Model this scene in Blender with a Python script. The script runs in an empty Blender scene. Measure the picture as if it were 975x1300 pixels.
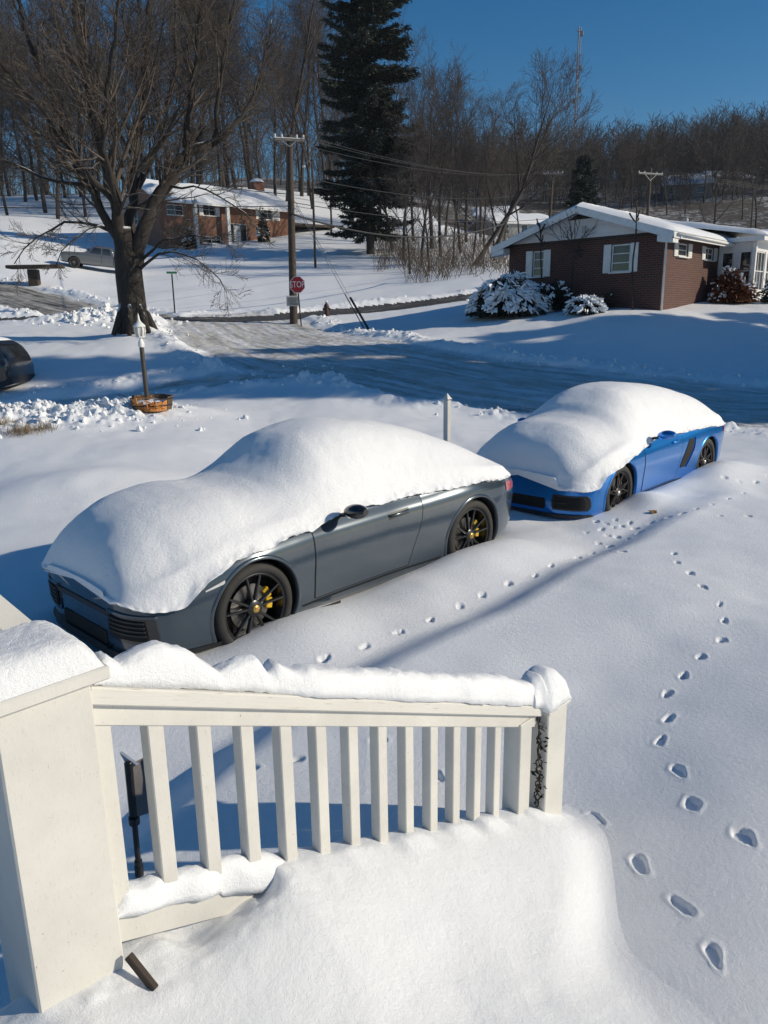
import bpy, bmesh, math, random
import numpy as np
from mathutils import Vector, Matrix
SC = bpy.context.scene
COL = SC.collection
PI = math.pi
# ------------------------------------------------------------------ camera frame
FPX = 950.0; PITCH = math.radians(14.3); ROLL = 0.0155; H = 2.29
_s, _c = math.sin(ROLL), math.cos(ROLL)
cF = np.array([0, math.cos(PITCH), -math.sin(PITCH)]); cU0 = np.array([0, math.sin(PITCH), math.cos(PITCH)]); cR0 = np.array([1., 0, 0])
cR = _c * cR0 - _s * cU0; cU = _s * cR0 + _c * cU0; cO = np.array([0, 0, H])
def ray(px, py): return cF + (px - 487.5) / FPX * cR - (py - 650) / FPX * cU
def PY(px, py, Y):                       # sight line through a photo position, at forward distance Y (used to lay out the plan)
    r = ray(px, py); return cO + r * (Y / r[1])
def PZ(px, py, z):
    r = ray(px, py); return cO + r * ((z - H) / r[2])
def PD(px, py, d): return cO + ray(px, py) * d
# sun
SUN_AZ = math.radians(-8.0); SUN_EL = math.radians(24.5)
SUNV = Vector((math.cos(SUN_AZ) * math.cos(SUN_EL), math.sin(SUN_AZ) * math.cos(SUN_EL), math.sin(SUN_EL)))
# ------------------------------------------------------------------ noise
def _hash(ix, iy, iz, seed):
    n = (ix.astype(np.int64) * 374761393 + iy.astype(np.int64) * 668265263 + iz.astype(np.int64) * 1440662683 + seed * 974634777) & 0xffffffff
    n = ((n ^ (n >> 13)) * 1274126177) & 0xffffffff
    n = n ^ (n >> 16)
    return (n & 0xffff) / 32767.5 - 1.0
def vnoise(x, y, z=None, seed=0):
    x = np.asarray(x, float); y = np.asarray(y, float)
    z = np.zeros_like(x) if z is None else np.asarray(z, float)
    x0 = np.floor(x); y0 = np.floor(y); z0 = np.floor(z)
    fx, fy, fz = x - x0, y - y0, z - z0
    fx = fx * fx * fx * (fx * (fx * 6 - 15) + 10); fy = fy * fy * fy * (fy * (fy * 6 - 15) + 10); fz = fz * fz * (3 - 2 * fz)
    def g(a, b, c): return _hash(x0 + a, y0 + b, z0 + c, seed)
    r = 0
    if np.any(fz):
        for c, wz in ((0, 1 - fz), (1, fz)):
            r = r + wz * ((g(0,0,c) * (1-fx) + g(1,0,c) * fx) * (1-fy) + (g(0,1,c) * (1-fx) + g(1,1,c) * fx) * fy)
        return r
    return (g(0,0,0) * (1-fx) + g(1,0,0) * fx) * (1-fy) + (g(0,1,0) * (1-fx) + g(1,1,0) * fx) * fy
def fbm(x, y, z=None, oct=3, seed=0):
    r = 0; a = 1.0; t = 0
    for i in range(oct):
        k = 2.03 ** i
        r = r + a * vnoise(np.asarray(x) * k + 17.3 * i, np.asarray(y) * k - 9.1 * i, None if z is None else np.asarray(z) * k, seed + i); t += a; a *= 0.5
    return r / t
def sstep(a, b, x):
    t = np.clip((np.asarray(x, float) - a) / (b - a), 0, 1); return t * t * (3 - 2 * t)
def pch(xs, ys):                          # monotone cubic interpolation
    xs = np.array(xs, float); ys = np.array(ys, float); h = np.diff(xs); d = np.diff(ys) / h
    m = np.zeros(len(xs)); m[0] = d[0]; m[-1] = d[-1]
    for i in range(1, len(xs) - 1):
        if d[i-1] * d[i] > 0:
            w1 = 2 * h[i] + h[i-1]; w2 = h[i] + 2 * h[i-1]; m[i] = (w1 + w2) / (w1 / d[i-1] + w2 / d[i])
    def f(x):
        x = np.clip(np.asarray(x, float), xs[0], xs[-1]); i = np.clip(np.searchsorted(xs, x) - 1, 0, len(xs) - 2)
        t = (x - xs[i]) / h[i]; t2 = t * t; t3 = t2 * t
        return (2*t3 - 3*t2 + 1) * ys[i] + (t3 - 2*t2 + t) * h[i] * m[i] + (-2*t3 + 3*t2) * ys[i+1] + (t3 - t2) * h[i] * m[i+1]
    return f
# ------------------------------------------------------------------ object helpers
def link(o, parent=None):
    COL.objects.link(o)
    if parent is not None: o.parent = parent
    return o
def tag(o, label=None, cat=None, group=None, kind=None):
    if label: o['label'] = label
    if cat: o['category'] = cat
    if group: o['group'] = group
    if kind: o['kind'] = kind
    return o
def thing(name, label, cat, loc=(0, 0, 0), rz=0, group=None):
    o = bpy.data.objects.new(name, None); o.empty_display_size = 0.2
    o.location = loc; o.rotation_euler = (0, 0, rz)
    return tag(link(o), label, cat, group)
def wmat(o):
    m = Matrix.LocRotScale(o.location, o.rotation_euler, o.scale)
    return wmat(o.parent) @ m if o.parent else m
def copy_tree(o, parent=None):
    c = o.copy(); COL.objects.link(c); c.parent = parent
    for ch in [q for q in COL.objects if q.parent == o]: copy_tree(ch, c)
    return c
def npmesh(name, V, Q, T=None, mat=None, parent=None, smooth=True, mats=None, midx=None):
    V = np.asarray(V, np.float32).reshape(-1, 3); Q = np.asarray(Q, np.int32).reshape(-1, 4); T = np.zeros((0, 3), np.int32) if T is None else np.asarray(T, np.int32).reshape(-1, 3)
    me = bpy.data.meshes.new(name); me.vertices.add(len(V)); me.vertices.foreach_set('co', V.ravel())
    nl = Q.size + T.size; npol = len(Q) + len(T)
    me.loops.add(nl); me.loops.foreach_set('vertex_index', np.concatenate([Q.ravel(), T.ravel()]))
    me.polygons.add(npol)
    st = np.concatenate([np.arange(len(Q)) * 4, Q.size + np.arange(len(T)) * 3]).astype(np.int32)
    me.polygons.foreach_set('loop_start', st)
    me.polygons.foreach_set('use_smooth', np.full(npol, smooth))
    for m in (mats or ([mat] if mat else [])): me.materials.append(m)
    if midx is not None: me.polygons.foreach_set('material_index', np.asarray(midx, np.int32))
    me.update(calc_edges=True); me.validate()
    o = bpy.data.objects.new(name, me); return link(o, parent)
class MB:
    def __init__(s): s.v = []; s.q = []; s.t = []; s.n = 0; s.poly = []
    def add(s, V, Q=None, T=None):
        V = np.asarray(V, float).reshape(-1, 3)
        if Q is not None and len(Q): s.q.append(np.asarray(Q, int).reshape(-1, 4) + s.n)
        if T is not None and len(T): s.t.append(np.asarray(T, int).reshape(-1, 3) + s.n)
        s.v.append(V); s.n += len(V); return s
    def box(s, c, d, rz=0, ch=0.0, R=None):        # box, centre, dims, optional chamfer
        x, y, z = [q / 2 for q in d]; ch = min(ch, x * .9, y * .9, z * .9)
        if ch <= 0:
            V = np.array([(i*x, j*y, k*z) for i in (-1, 1) for j in (-1, 1) for k in (-1, 1)])
            Q = [(0,1,3,2),(4,6,7,5),(0,4,5,1),(2,3,7,6),(0,2,6,4),(1,5,7,3)]; T = []
        else:
            V = []; idx = {}
            for i in (-1, 1):
                for j in (-1, 1):
                    for k in (-1, 1):
                        for a, p in enumerate(((i*x, j*(y-ch), k*(z-ch)), (i*(x-ch), j*y, k*(z-ch)), (i*(x-ch), j*(y-ch), k*z))):
                            idx[(i,j,k,a)] = len(V); V.append(p)
            V = np.array(V); Q = []; T = []
            for i in (-1, 1):
                Q.append([idx[(i,j,k,0)] for j,k in ((-1,-1),(1,-1),(1,1),(-1,1))][::i])
                Q.append([idx[(j,i,k,1)] for j,k in ((-1,-1),(-1,1),(1,1),(1,-1))][::i])
                Q.append([idx[(j,k,i,2)] for j,k in ((-1,-1),(1,-1),(1,1),(-1,1))][::i])
            for j in (-1, 1):
                for k in (-1, 1):
                    f = j * k
                    Q.append([idx[(-1,j,k,1)], idx[(-1,j,k,2)], idx[(1,j,k,2)], idx[(1,j,k,1)]][::-f])
                    Q.append([idx[(j,-1,k,0)], idx[(j,-1,k,2)], idx[(j,1,k,2)], idx[(j,1,k,0)]][::f])
                    Q.append([idx[(j,k,-1,0)], idx[(j,k,-1,1)], idx[(j,k,1,1)], idx[(j,k,1,0)]][::-f])
            for i in (-1, 1):
                for j in (-1, 1):
                    for k in (-1, 1): T.append([idx[(i,j,k,a)] for a in range(3)][::i*j*k])
        if R is not None: V = V @ np.array(R).T
        elif rz:
            cc, ss = math.cos(rz), math.sin(rz); V = V @ np.array([[cc, ss, 0], [-ss, cc, 0], [0, 0, 1]])
        return s.add(V + np.array(c, float), Q, T)
    def beam(s, a, b, w, h, up=(0, 0, 1), ch=0.0):  # rectangular bar from a to b (w across, h along up)
        a = np.array(a, float); b = np.array(b, float); d = b - a; L = np.linalg.norm(d); d /= L
        r = np.cross(d, up); r /= np.linalg.norm(r); u = np.cross(r, d)
        return s.box((a + b) / 2, (L, w, h), R=np.stack([d, -r, u], 1), ch=ch)
    def tube(s, P, R, k=6, cap=True):
        P = np.asarray(P, float); n = len(P); R = np.broadcast_to(np.asarray(R, float), (n,))
        d = np.gradient(P, axis=0); d /= np.linalg.norm(d, axis=1)[:, None] + 1e-12
        m = d.mean(0); ref = np.array([0, 0, 1.]) if abs(m[2]) < .8 * np.linalg.norm(m) + 1e-9 else np.array([1., 0, 0])
        e1 = np.cross(d, ref); e1 /= np.linalg.norm(e1, axis=1)[:, None] + 1e-12; e2 = np.cross(d, e1)
        t = np.arange(k) * 2 * PI / k
        V = P[:, None] + R[:, None, None] * (np.cos(t)[None, :, None] * e1[:, None] + np.sin(t)[None, :, None] * e2[:, None])
        i = np.arange(n - 1)[:, None] * k; j = np.arange(k)[None]; j2 = (j + 1) % k
        Q = np.stack([i + j, i + k + j, i + k + j2, i + j2], -1).reshape(-1, 4)
        V = V.reshape(-1, 3); T = []
        if cap:
            V = np.concatenate([V, P[:1], P[-1:]]); a, b = n * k, n * k + 1
            for q in range(k): T.append((a, q, (q + 1) % k)); T.append((b, (n-1)*k + (q+1) % k, (n-1)*k + q))
        return s.add(V, Q, T)
    def lathe(s, prof, k=24, o=(0, 0, 0), axis='z'):   # prof: (r, h) list
        prof = np.asarray(prof, float); n = len(prof); t = np.arange(k) * 2 * PI / k
        V = np.stack([prof[:, :1] * np.cos(t)[None], prof[:, :1] * np.sin(t)[None], np.repeat(prof[:, 1:], k, 1)], -1)
        if axis == 'y': V = np.stack([V[..., 0], -V[..., 2], V[..., 1]], -1)
        if axis == 'x': V = np.stack([V[..., 2], V[..., 0], V[..., 1]], -1)
        i = np.arange(n - 1)[:, None] * k; j = np.arange(k)[None]; j2 = (j + 1) % k
        Q = np.stack([i + j, i + j2, i + k + j2, i + k + j], -1).reshape(-1, 4)
        return s.add(V.reshape(-1, 3) + np.array(o, float), Q)
    def grid(s, G, flip=False, closeu=False):            # G: (n,m,3)
        n, m = G.shape[:2]; i, j = np.meshgrid(np.arange(n - 1), np.arange(m if closeu else m - 1), indexing='ij'); j2 = (j + 1) % m
        Q = np.stack([i*m + j, i*m + j2, (i+1)*m + j2, (i+1)*m + j], -1).reshape(-1, 4)
        if flip: Q = Q[:, ::-1]
        return s.add(G.reshape(-1, 3), Q)
    def prism(s, pts, ext, T_=None):               # planar polygon (3D pts), extruded by vector; fan-capped (convex)
        pts = np.asarray(pts, float); n = len(pts); V = np.concatenate([pts, pts + np.array(ext, float)])
        Q = [(i, (i+1) % n, n + (i+1) % n, n + i) for i in range(n)]
        T = [(0, i + 1, i) for i in range(1, n - 1)] + [(n, n + i, n + i + 1) for i in range(1, n - 1)]
        return s.add(V, Q, T)
    def build(s, name, mat, parent=None, smooth=False, world=False, sharp=None, fix=False):
        V = np.concatenate(s.v); Q = np.concatenate(s.q) if s.q else np.zeros((0, 4)); T = np.concatenate(s.t) if s.t else None
        if world and parent is not None:
            M = np.array(wmat(parent).inverted()); V = V @ M[:3, :3].T + M[:3, 3]
        o = npmesh(name, V, Q, T, mat, parent, smooth)
        if fix:
            bm = bmesh.new(); bm.from_mesh(o.data); bmesh.ops.recalc_face_normals(bm, faces=bm.faces); bm.to_mesh(o.data); bm.free()
        if sharp: o.data.set_sharp_from_angle(angle=math.radians(sharp))
        return o
# ------------------------------------------------------------------ materials
class NT:
    def __init__(s, name):
        s.m = bpy.data.materials.new(name); s.m.use_nodes = True; s.t = s.m.node_tree; s.b = s.t.nodes['Principled BSDF']; s.co = None
    def n(s, kind, **kw):
        q = s.t.nodes.new(kind)
        for k, v in kw.items():
            if k.startswith('i_'): q.inputs[k[2:].replace('_', ' ')].default_value = v
            else: setattr(q, k, v)
        return q
    def l(s, a, b): s.t.links.new(a, b)
    def coord(s, which='Object', scale=None):
        c = s.n('ShaderNodeTexCoord').outputs[which]
        if scale is not None:
            mp = s.n('ShaderNodeMapping'); mp.inputs['Scale'].default_value = scale; s.l(c, mp.inputs['Vector']); c = mp.outputs['Vector']
        return c
    def noise(s, scale, detail=3, rough=.55, co=None, out='Fac'):
        q = s.n('ShaderNodeTexNoise'); q.inputs['Scale'].default_value = scale; q.inputs['Detail'].default_value = detail; q.inputs['Roughness'].default_value = rough
        s.l(co or s.coord(), q.inputs['Vector']); return q.outputs[out]
    def ramp(s, fac, stops):
        q = s.n('ShaderNodeValToRGB'); e = q.color_ramp.elements
        while len(e) < len(stops): e.new(0.5)
        for i, (p, c) in enumerate(stops): e[i].position = p; e[i].color = (*c, 1) if len(c) == 3 else c
        s.l(fac, q.inputs['Fac']); return q.outputs['Color']
    def mix(s, fac, a, b):
        q = s.n('ShaderNodeMix', data_type='RGBA')
        for k, v in (('Factor', fac), ('A', a), ('B', b)):
            i = [x for x in q.inputs if x.name == k and x.type == ('VALUE' if k == 'Factor' else 'RGBA')][0]
            if isinstance(v, (int, float)): i.default_value = v
            elif isinstance(v, tuple): i.default_value = (*v, 1)
            else: s.l(v, i)
        return [x for x in q.outputs if x.type == 'RGBA'][0]
    def math(s, op, a, b=0.0, c=None):
        q = s.n('ShaderNodeMath', operation=op)
        for i, v in enumerate((a, b) if c is None else (a, b, c)):
            if isinstance(v, (int, float)): q.inputs[i].default_value = v
            else: s.l(v, q.inputs[i])
        return q.outputs[0]
    def bump(s, h, strength=.3, dist=.01, prev=None):
        q = s.n('ShaderNodeBump'); q.inputs['Strength'].default_value = strength; q.inputs['Distance'].default_value = dist
        s.l(h, q.inputs['Height'])
        if prev is not None: s.l(prev, q.inputs['Normal'])
        return q.outputs['Normal']
    def upfac(s, lo=.35, hi=.7, nz=None, amt=.35):        # how much a face looks up: where snow lies
        g = s.n('ShaderNodeNewGeometry'); x = s.n('ShaderNodeSeparateXYZ'); s.l(g.outputs['Normal'], x.inputs[0]); v = x.outputs['Z']
        if nz is not None: v = s.math('ADD', v, s.math('MULTIPLY', s.math('SUBTRACT', nz, .5), amt * 2))
        q = s.n('ShaderNodeMapRange', interpolation_type='SMOOTHSTEP'); q.inputs['From Min'].default_value = lo; q.inputs['From Max'].default_value = hi; s.l(v, q.inputs['Value'])
        return q.outputs['Result']
    def set(s, **kw):
        for k, v in kw.items():
            i = s.b.inputs[{'color': 'Base Color', 'rough': 'Roughness', 'metal': 'Metallic', 'normal': 'Normal', 'coat': 'Coat Weight', 'coatr': 'Coat Roughness', 'spec': 'Specular IOR Level', 'trans': 'Transmission Weight', 'ior': 'IOR'}[k]]
            if isinstance(v, (int, float)): i.default_value = v
            elif isinstance(v, tuple): i.default_value = (*v, 1)
            else: s.l(v, i)
        return s.m
def simple(name, col, rough=.6, metal=0, var=.15, vs=8., bump=0, bs=60., **kw):
    t = NT(name); n = t.noise(vs, 4)
    lo = tuple(c * (1 - var) for c in col); hi = tuple(min(1, c * (1 + var)) for c in col)
    t.set(color=t.ramp(n, [(.3, lo), (.7, hi)]), rough=rough, metal=metal, **kw)
    if bump: t.set(normal=t.bump(t.noise(bs, 3), bump, .01))
    return t.m
def snow_mat(name, fine=1.0, tint=(.87, .89, .92), dirt=0.0):
    t = NT(name); co = t.coord()
    n1 = t.noise(4.0, 4, .6, co); n2 = t.noise(38., 7, .78, co); n3 = t.noise(420., 2, .7, co)
    nb = t.bump(n1, .08, .03); nb = t.bump(n2, .55 * fine, .014, nb); nb = t.bump(n3, .6 * fine, .003, nb)
    c = t.ramp(n1, [(.3, tuple(k * .965 for k in tint)), (.7, tint)])
    if dirt:
        d = t.noise(1.3, 5, .7, co); c = t.mix(t.ramp(d, [(.52, (0, 0, 0)), (.72, (dirt,) * 3)]), c, (.42, .40, .37))
    sp = t.ramp(t.noise(900., 1, .5, co), [(.70, (.62,) * 3), (.76, (.12,) * 3)])
    t.set(color=c, rough=sp, normal=nb, spec=.35)
    t.b.inputs['Subsurface Weight'].default_value = .0
    return t.m
M = {}
M['snow'] = snow_mat('snow'); M['snow_car'] = snow_mat('car_snow', 1.15, (.90, .91, .93)); M['snow_dirty'] = snow_mat('ploughed_snow', 1.2, (.84, .86, .88), .55)
def paint_mat(name, col, worn=0.0, rough=.45):
    t = NT(name); co = t.coord(); st = t.coord(scale=(14, 14, 2.2))
    n = t.noise(3.5, 5, .6, co); c = t.ramp(n, [(.25, tuple(k * .80 for k in col)), (.65, col)])
    g = t.noise(26., 5, .75, st)
    c = t.mix(t.ramp(g, [(.58, (0, 0, 0)), (.74, (worn,) * 3)]), c, (.33, .29, .23))
    sc = t.ramp(t.noise(75., 4, .8, co), [(.675, (0, 0, 0)), (.70, (min(1, worn * 1.4),) * 3)])
    c = t.mix(sc, c, (.16, .13, .10))
    t.set(color=c, rough=rough, normal=t.bump(t.noise(90., 4, .6, st), .18, .004)); return t.m
M['white_paint'] = paint_mat('cream_white_paint', (.66, .645, .60), .55)
M['white_trim'] = paint_mat('white_trim', (.80, .80, .78), .12)
def rail_mat():
    t = NT('cracked_white_rail_paint'); co = t.coord(); st = t.coord(); m1 = t.n('ShaderNodeMapping'); m1.inputs['Rotation'].default_value = (0, -.40, 0); m2 = t.n('ShaderNodeMapping'); m2.inputs['Scale'].default_value = (3.0, 55, 55); t.l(st, m1.inputs['Vector']); t.l(m1.outputs['Vector'], m2.inputs['Vector']); st = m2.outputs['Vector']
    n = t.noise(3.5, 5, .6, co); c = t.ramp(n, [(.3, (.60, .585, .54)), (.7, (.66, .645, .60))])
    g = t.noise(3.2, 6, .7, st); c = t.mix(t.ramp(g, [(.60, (0, 0, 0)), (.66, (.75,) * 3), (.70, (.1,) * 3)]), c, (.27, .22, .16))
    t.set(color=c, rough=.5, normal=t.bump(g, .35, .004)); return t.m
M['rail'] = rail_mat()
def car_paint(name, col, flake=.02, metal=.5, rough=.32):
    t = NT(name); n = t.noise(2500., 1); c = t.ramp(n, [(.35, tuple(k * .8 for k in col)), (.7, tuple(k * 1.25 for k in col))])
    dz = t.noise(3., 5, .65); c = t.mix(t.ramp(dz, [(.5, (0, 0, 0)), (.8, (.05,) * 3)]), c, (.30, .31, .32))
    t.set(color=c, metal=metal, rough=rough, coat=1.0, coatr=.035); return t.m
M['grey_paint'] = car_paint('slate_grey_car_paint', (.036, .055, .076), metal=.3, rough=.22)
M['blue_paint'] = car_paint('bright_blue_car_paint', (.001, .185, .60), metal=.7, rough=.3)
M['black_paint'] = car_paint('black_car_paint', (.012, .013, .015), metal=.1)
M['silver_paint'] = car_paint('silver_car_paint', (.15, .155, .16), metal=.4)
M['black_plastic'] = simple('black_plastic', (.014, .014, .015), .45, bump=.1, bs=300)
M['gloss_black'] = simple('gloss_black', (.010, .010, .011), .18, coat=.6)
M['tyre'] = simple('tyre_rubber', (.022, .021, .020), .75, var=.3, bump=.2, bs=80)
M['rim'] = simple('satin_black_rim', (.030, .031, .033), .3, .6, coat=.5)
M['rim_bronze'] = simple('dark_bronze_rim', (.055, .045, .036), .32, .7, coat=.4)
M['disc'] = simple('brake_disc', (.22, .21, .20), .35, .9)
M['yellow'] = simple('yellow_caliper', (.62, .40, .02), .35, coat=.5)
M['gold'] = simple('gold_crest', (.55, .38, .10), .35, .6)
M['silver'] = simple('silver_metal', (.55, .55, .55), .35, .9)
M['red_lens'] = simple('red_lens', (.35, .012, .02), .12, coat=1.0)
M['clear_lens'] = simple('clear_lens', (.55, .55, .55), .12, coat=1.0)
M['liner'] = simple('wheel_well_liner', (.006, .006, .006), .85)
def glass_mat(name, col=(.02, .024, .03), rough=.05):
    t = NT(name); n = t.noise(1.7, 2); t.set(color=t.ramp(n, [(.3, tuple(k * .6 for k in col)), (.7, tuple(k * 1.6 for k in col))]), rough=rough, spec=.8); return t.m
M['glass'] = glass_mat('dark_window_glass')
def brick_mat(name, c1, c2, mortar, sc=1.0):
    t = NT(name); uv = t.coord('UV')
    br = t.n('ShaderNodeTexBrick'); t.l(uv, br.inputs['Vector']); br.inputs['Scale'].default_value = sc
    br.inputs['Color1'].default_value = (*c1, 1); br.inputs['Color2'].default_value = (*c2, 1); br.inputs['Mortar'].default_value = (*mortar, 1)
    br.inputs['Mortar Size'].default_value = .012; br.inputs['Brick Width'].default_value = .24; br.inputs['Row Height'].default_value = .085; br.inputs['Bias'].default_value = -.1
    n = t.noise(1.1, 5, .65); c = t.mix(t.math('MULTIPLY', n, .5), br.outputs['Color'], tuple(k * .55 for k in c1))
    t.set(color=c, rough=.85, normal=t.bump(t.math('ADD', t.math('MULTIPLY', br.outputs['Fac'], -1.0), t.math('MULTIPLY', t.noise(60., 3), .3)), .6, .012)); return t.m
M['brick'] = brick_mat('red_brown_brick', (.120, .042, .030), (.070, .026, .020), (.13, .105, .09))
M['brick2'] = brick_mat('orange_brick', (.27, .105, .052), (.18, .068, .038), (.19, .155, .13))
def siding_mat(name, col):
    t = NT(name); w = t.n('ShaderNodeTexWave', wave_type='BANDS', bands_direction='Z', wave_profile='SAW'); w.inputs['Scale'].default_value = 1.9; w.inputs['Distortion'].default_value = 0
    t.l(t.coord(), w.inputs['Vector']); n = t.noise(2., 4)
    t.set(color=t.ramp(n, [(.3, tuple(k * .9 for k in col)), (.7, col)]), rough=.55, normal=t.bump(w.outputs['Fac'], .7, .03)); return t.m
M['siding'] = siding_mat('white_siding', (.74, .75, .76)); M['siding_grey'] = siding_mat('grey_siding', (.22, .23, .24))
M['dark_wood'] = simple('dark_brown_wood', (.045, .032, .024), .8, var=.4)
def bark_mat(name, col, snow=.0, scale=1.0, lo=.55, hi=.8):
    t = NT(name); co = t.coord(scale=(7 * scale, 7 * scale, 1.6 * scale)); n = t.noise(2.6, 5, .7, co)
    c = t.ramp(n, [(.25, tuple(k * .45 for k in col)), (.7, tuple(k * 1.35 for k in col))])
    if snow:
        u = t.upfac(lo, hi, t.noise(3.5, 3), .55); c = t.mix(t.math('MULTIPLY', u, snow), c, (.82, .85, .89))
    t.set(color=c, rough=.9, normal=t.bump(n, .8, .03)); return t.m
M['bark'] = bark_mat('big_tree_bark', (.034, .027, .022), .85, 1.0, .60, .85)
M['twig'] = bark_mat('bare_twigs', (.095, .074, .058), .3, .6, .72, .95)
M['bark_bg'] = bark_mat('background_bark', (.042, .035, .031), .5, .5, .7, .95)
M['twig_bg'] = bark_mat('background_twigs', (.062, .050, .043), .2, .4, .8, 1.0)
M['needle'] = simple('dark_evergreen_needles', (.013, .024, .014), .75, var=.5, vs=.9)
def needle_snow():
    t = NT('snowy_evergreen'); n = t.noise(1.1, 4, .65); u = t.upfac(.80, 1.0, t.noise(5., 3), .35)
    t.set(color=t.mix(t.math('MULTIPLY', u, .55), t.ramp(n, [(.3, (.007, .013, .008)), (.7, (.018, .032, .019))]), (.8, .84, .88)), rough=.75); return t.m
M['needle_snow'] = needle_snow()
M['pole'] = simple('creosote_pole_wood', (.055, .042, .033), .85, var=.4, bump=.4, bs=25)
M['galv'] = simple('galvanised_steel', (.30, .31, .32), .5, .6)
M['sign_red'] = simple('stop_sign_red', (.42, .012, .025), .35, var=.06)
M['sign_white'] = simple('sign_white', (.78, .78, .78), .4, var=.05)
M['sign_grey'] = simple('weathered_sign_white', (.52, .52, .51), .45, var=.1)
M['sign_green'] = simple('street_sign_green', (.012, .12, .06), .4, var=.1)
M['ink'] = simple('black_lettering', (.015, .015, .016), .5)
M['arm_wood'] = simple('weathered_crossarm', (.15, .14, .13), .8, var=.3, vs=6)
M['hydrant'] = simple('hydrant_paint', (.040, .010, .010), .5)
M['orange_wood'] = simple('orange_split_wood', (.50, .20, .05), .7, var=.35, vs=22, bump=.3)
M['barrel'] = simple('weathered_barrel_wood', (.10, .065, .045), .8, var=.4, vs=15, bump=.3)
M['iron'] = simple('black_iron', (.018, .016, .015), .5, .4)
M['post_brown'] = simple('brown_lamp_post_paint', (.045, .038, .033), .5)
M['lamp_white'] = simple('white_lantern', (.74, .74, .72), .4)
M['lamp_glass'] = simple('frosted_lantern_glass', (.60, .58, .52), .2, coat=.6)
M['grass'] = simple('dry_grass', (.23, .17, .095), .9, var=.4, vs=20)
M['leaf_brown'] = simple('brown_leaf', (.23, .11, .03), .7, var=.3, vs=40)
M['bush_red'] = simple('rust_brown_leaves', (.15, .052, .020), .8, var=.5, vs=6)
M['bush_dark'] = simple('dark_shrub_leaves', (.016, .022, .015), .8, var=.5, vs=3)
M['bush_snow'] = simple('snow_on_shrub', (.83, .86, .89), .8, var=.06, vs=10, bump=.3, bs=90)
M['tower'] = simple('tower_steel', (.17, .17, .18), .5, .3)
M['tower_red'] = simple('tower_red_band', (.17, .06, .055), .5)
M['wire'] = simple('black_wire', (.02, .02, .021), .6)
M['grey_plastic'] = simple('smoky_grey_plastic', (.16, .15, .145), .3)
# ------------------------------------------------------------------ terrain
# heights along sight columns: photo column -> [(forward distance, photo row or None, z if row None)]
_cols = {
 -250: [(9, None, .10), (13, None, .45), (16, None, .4), (20, None, .02), (24, None, 1.0), (27, None, 1.6), (33, None, 2.3), (37, None, 2.7), (44, None, 4.2), (52, None, 6.2), (62, None, 8.6), (80, None, 12.0), (110, None, 19), (150, None, 26), (280, None, 40), (420, None, 36), (700, None, 25)],
 0:    [(9, None, .10), (12, None, .5), (15, 521, 0), (17.5, None, .25), (20, 515, 0), (23, 465, 0), (27, 430, 0), (31, 417, 0), (36, 405, 0), (44, 368, 0), (52, 338, 0), (62, 305, 0), (80, None, 12.0), (110, None, 19), (150, None, 26), (280, None, 40), (420, None, 36), (700, None, 25)],
 160:  [(9, None, .12), (12.5, None, .45), (14.5, 521, 0), (17, None, .50), (20, 499, 0), (23, 465, 0), (27, 431, 0), (32, 414, 0), (37, 402, 0), (42, 388, 0), (52, 362, 0), (62, 343, 0), (80, 311, 0), (110, None, 19), (150, None, 26), (280, None, 40), (420, None, 36), (700, None, 25)],
 325:  [(9, None, .12), (12, None, .28), (14.5, None, .42), (17, 505, 0), (20.5, 475, 0), (26, 442, 0), (32, 421, 0), (38, 402, 0), (42, 390, 0), (52, 362, 0), (62, 342, 0), (80, 312, 0), (110, None, 20), (150, None, 27), (280, None, 46), (420, None, 42), (700, None, 25)],
 487:  [(9, None, .13), (12, None, .20), (15.5, 522, 0), (19, 482, 0), (23, 452, 0), (28, 428, 0), (33, 419, 0), (37, 407, 0), (42.5, 386, 0), (52, 358, 0), (62, 338, 0), (80, None, 9.8), (110, None, 17), (150, None, 25), (280, None, 42), (420, None, 38), (700, None, 25)],
 650:  [(9, None, .16), (12, None, .22), (16, 528, 0), (20, 482, 0), (24, 453, 0), (28, 425, 0), (32, 398, 0), (37, 386, 0), (43, 371, 0), (52, None, 5.4), (62, None, 6.6), (80, 305, 0), (110, None, 13), (150, None, 22), (280, None, 42), (420, None, 38), (700, None, 25)],
 812:  [(9, None, .18), (12, None, .20), (15, 543, 0), (18, 512, 0), (21.5, 478, 0), (25, 440, 0), (28.0, 398, 0), (30.5, 387, 0), (38, None, 3.4), (45, None, 3.8), (62, None, 5.0), (80, None, 7.0), (110, None, 11), (150, None, 22), (280, None, 45), (420, None, 41), (700, None, 25)],
 975:  [(9, None, .18), (12, None, .18), (15, 547, 0), (18, 515, 0), (20.5, 496, 0), (25, 452, 0), (29, 404, 0), (32, 385, 0), (38, None, 3.5), (45, None, 3.9), (62, None, 5.0), (80, None, 7.0), (110, None, 12), (150, None, 24), (280, None, 50), (420, None, 47), (700, None, 25)],
 1250: [(9, None, .2), (12, None, .2), (15, None, .2), (18, None, .4), (20.5, None, .6), (25, None, 1.3), (29, None, 2.3), (32, None, 2.9), (38, None, 3.5), (45, None, 3.9), (62, None, 5.0), (80, None, 7.0), (110, None, 13), (150, None, 26), (280, None, 54), (420, None, 52), (700, None, 25)]}
_LY = np.linspace(math.log(2.5), math.log(700), 220); _AA = np.linspace(-.85, .85, 69)
_ca = []; _cz = []
for px in sorted(_cols):
    e = [(2.5, .12), (6.5, .12)]
    for (Y, py, z) in _cols[px]:
        e.append((Y, z if py is None else PY(px, py, Y)[2]))
    _ca.append(PY(px, 420, 1.0)[0]); _cz.append(pch([math.log(q[0]) for q in e], [q[1] for q in e])(_LY))
_cz = np.array(_cz)
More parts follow.
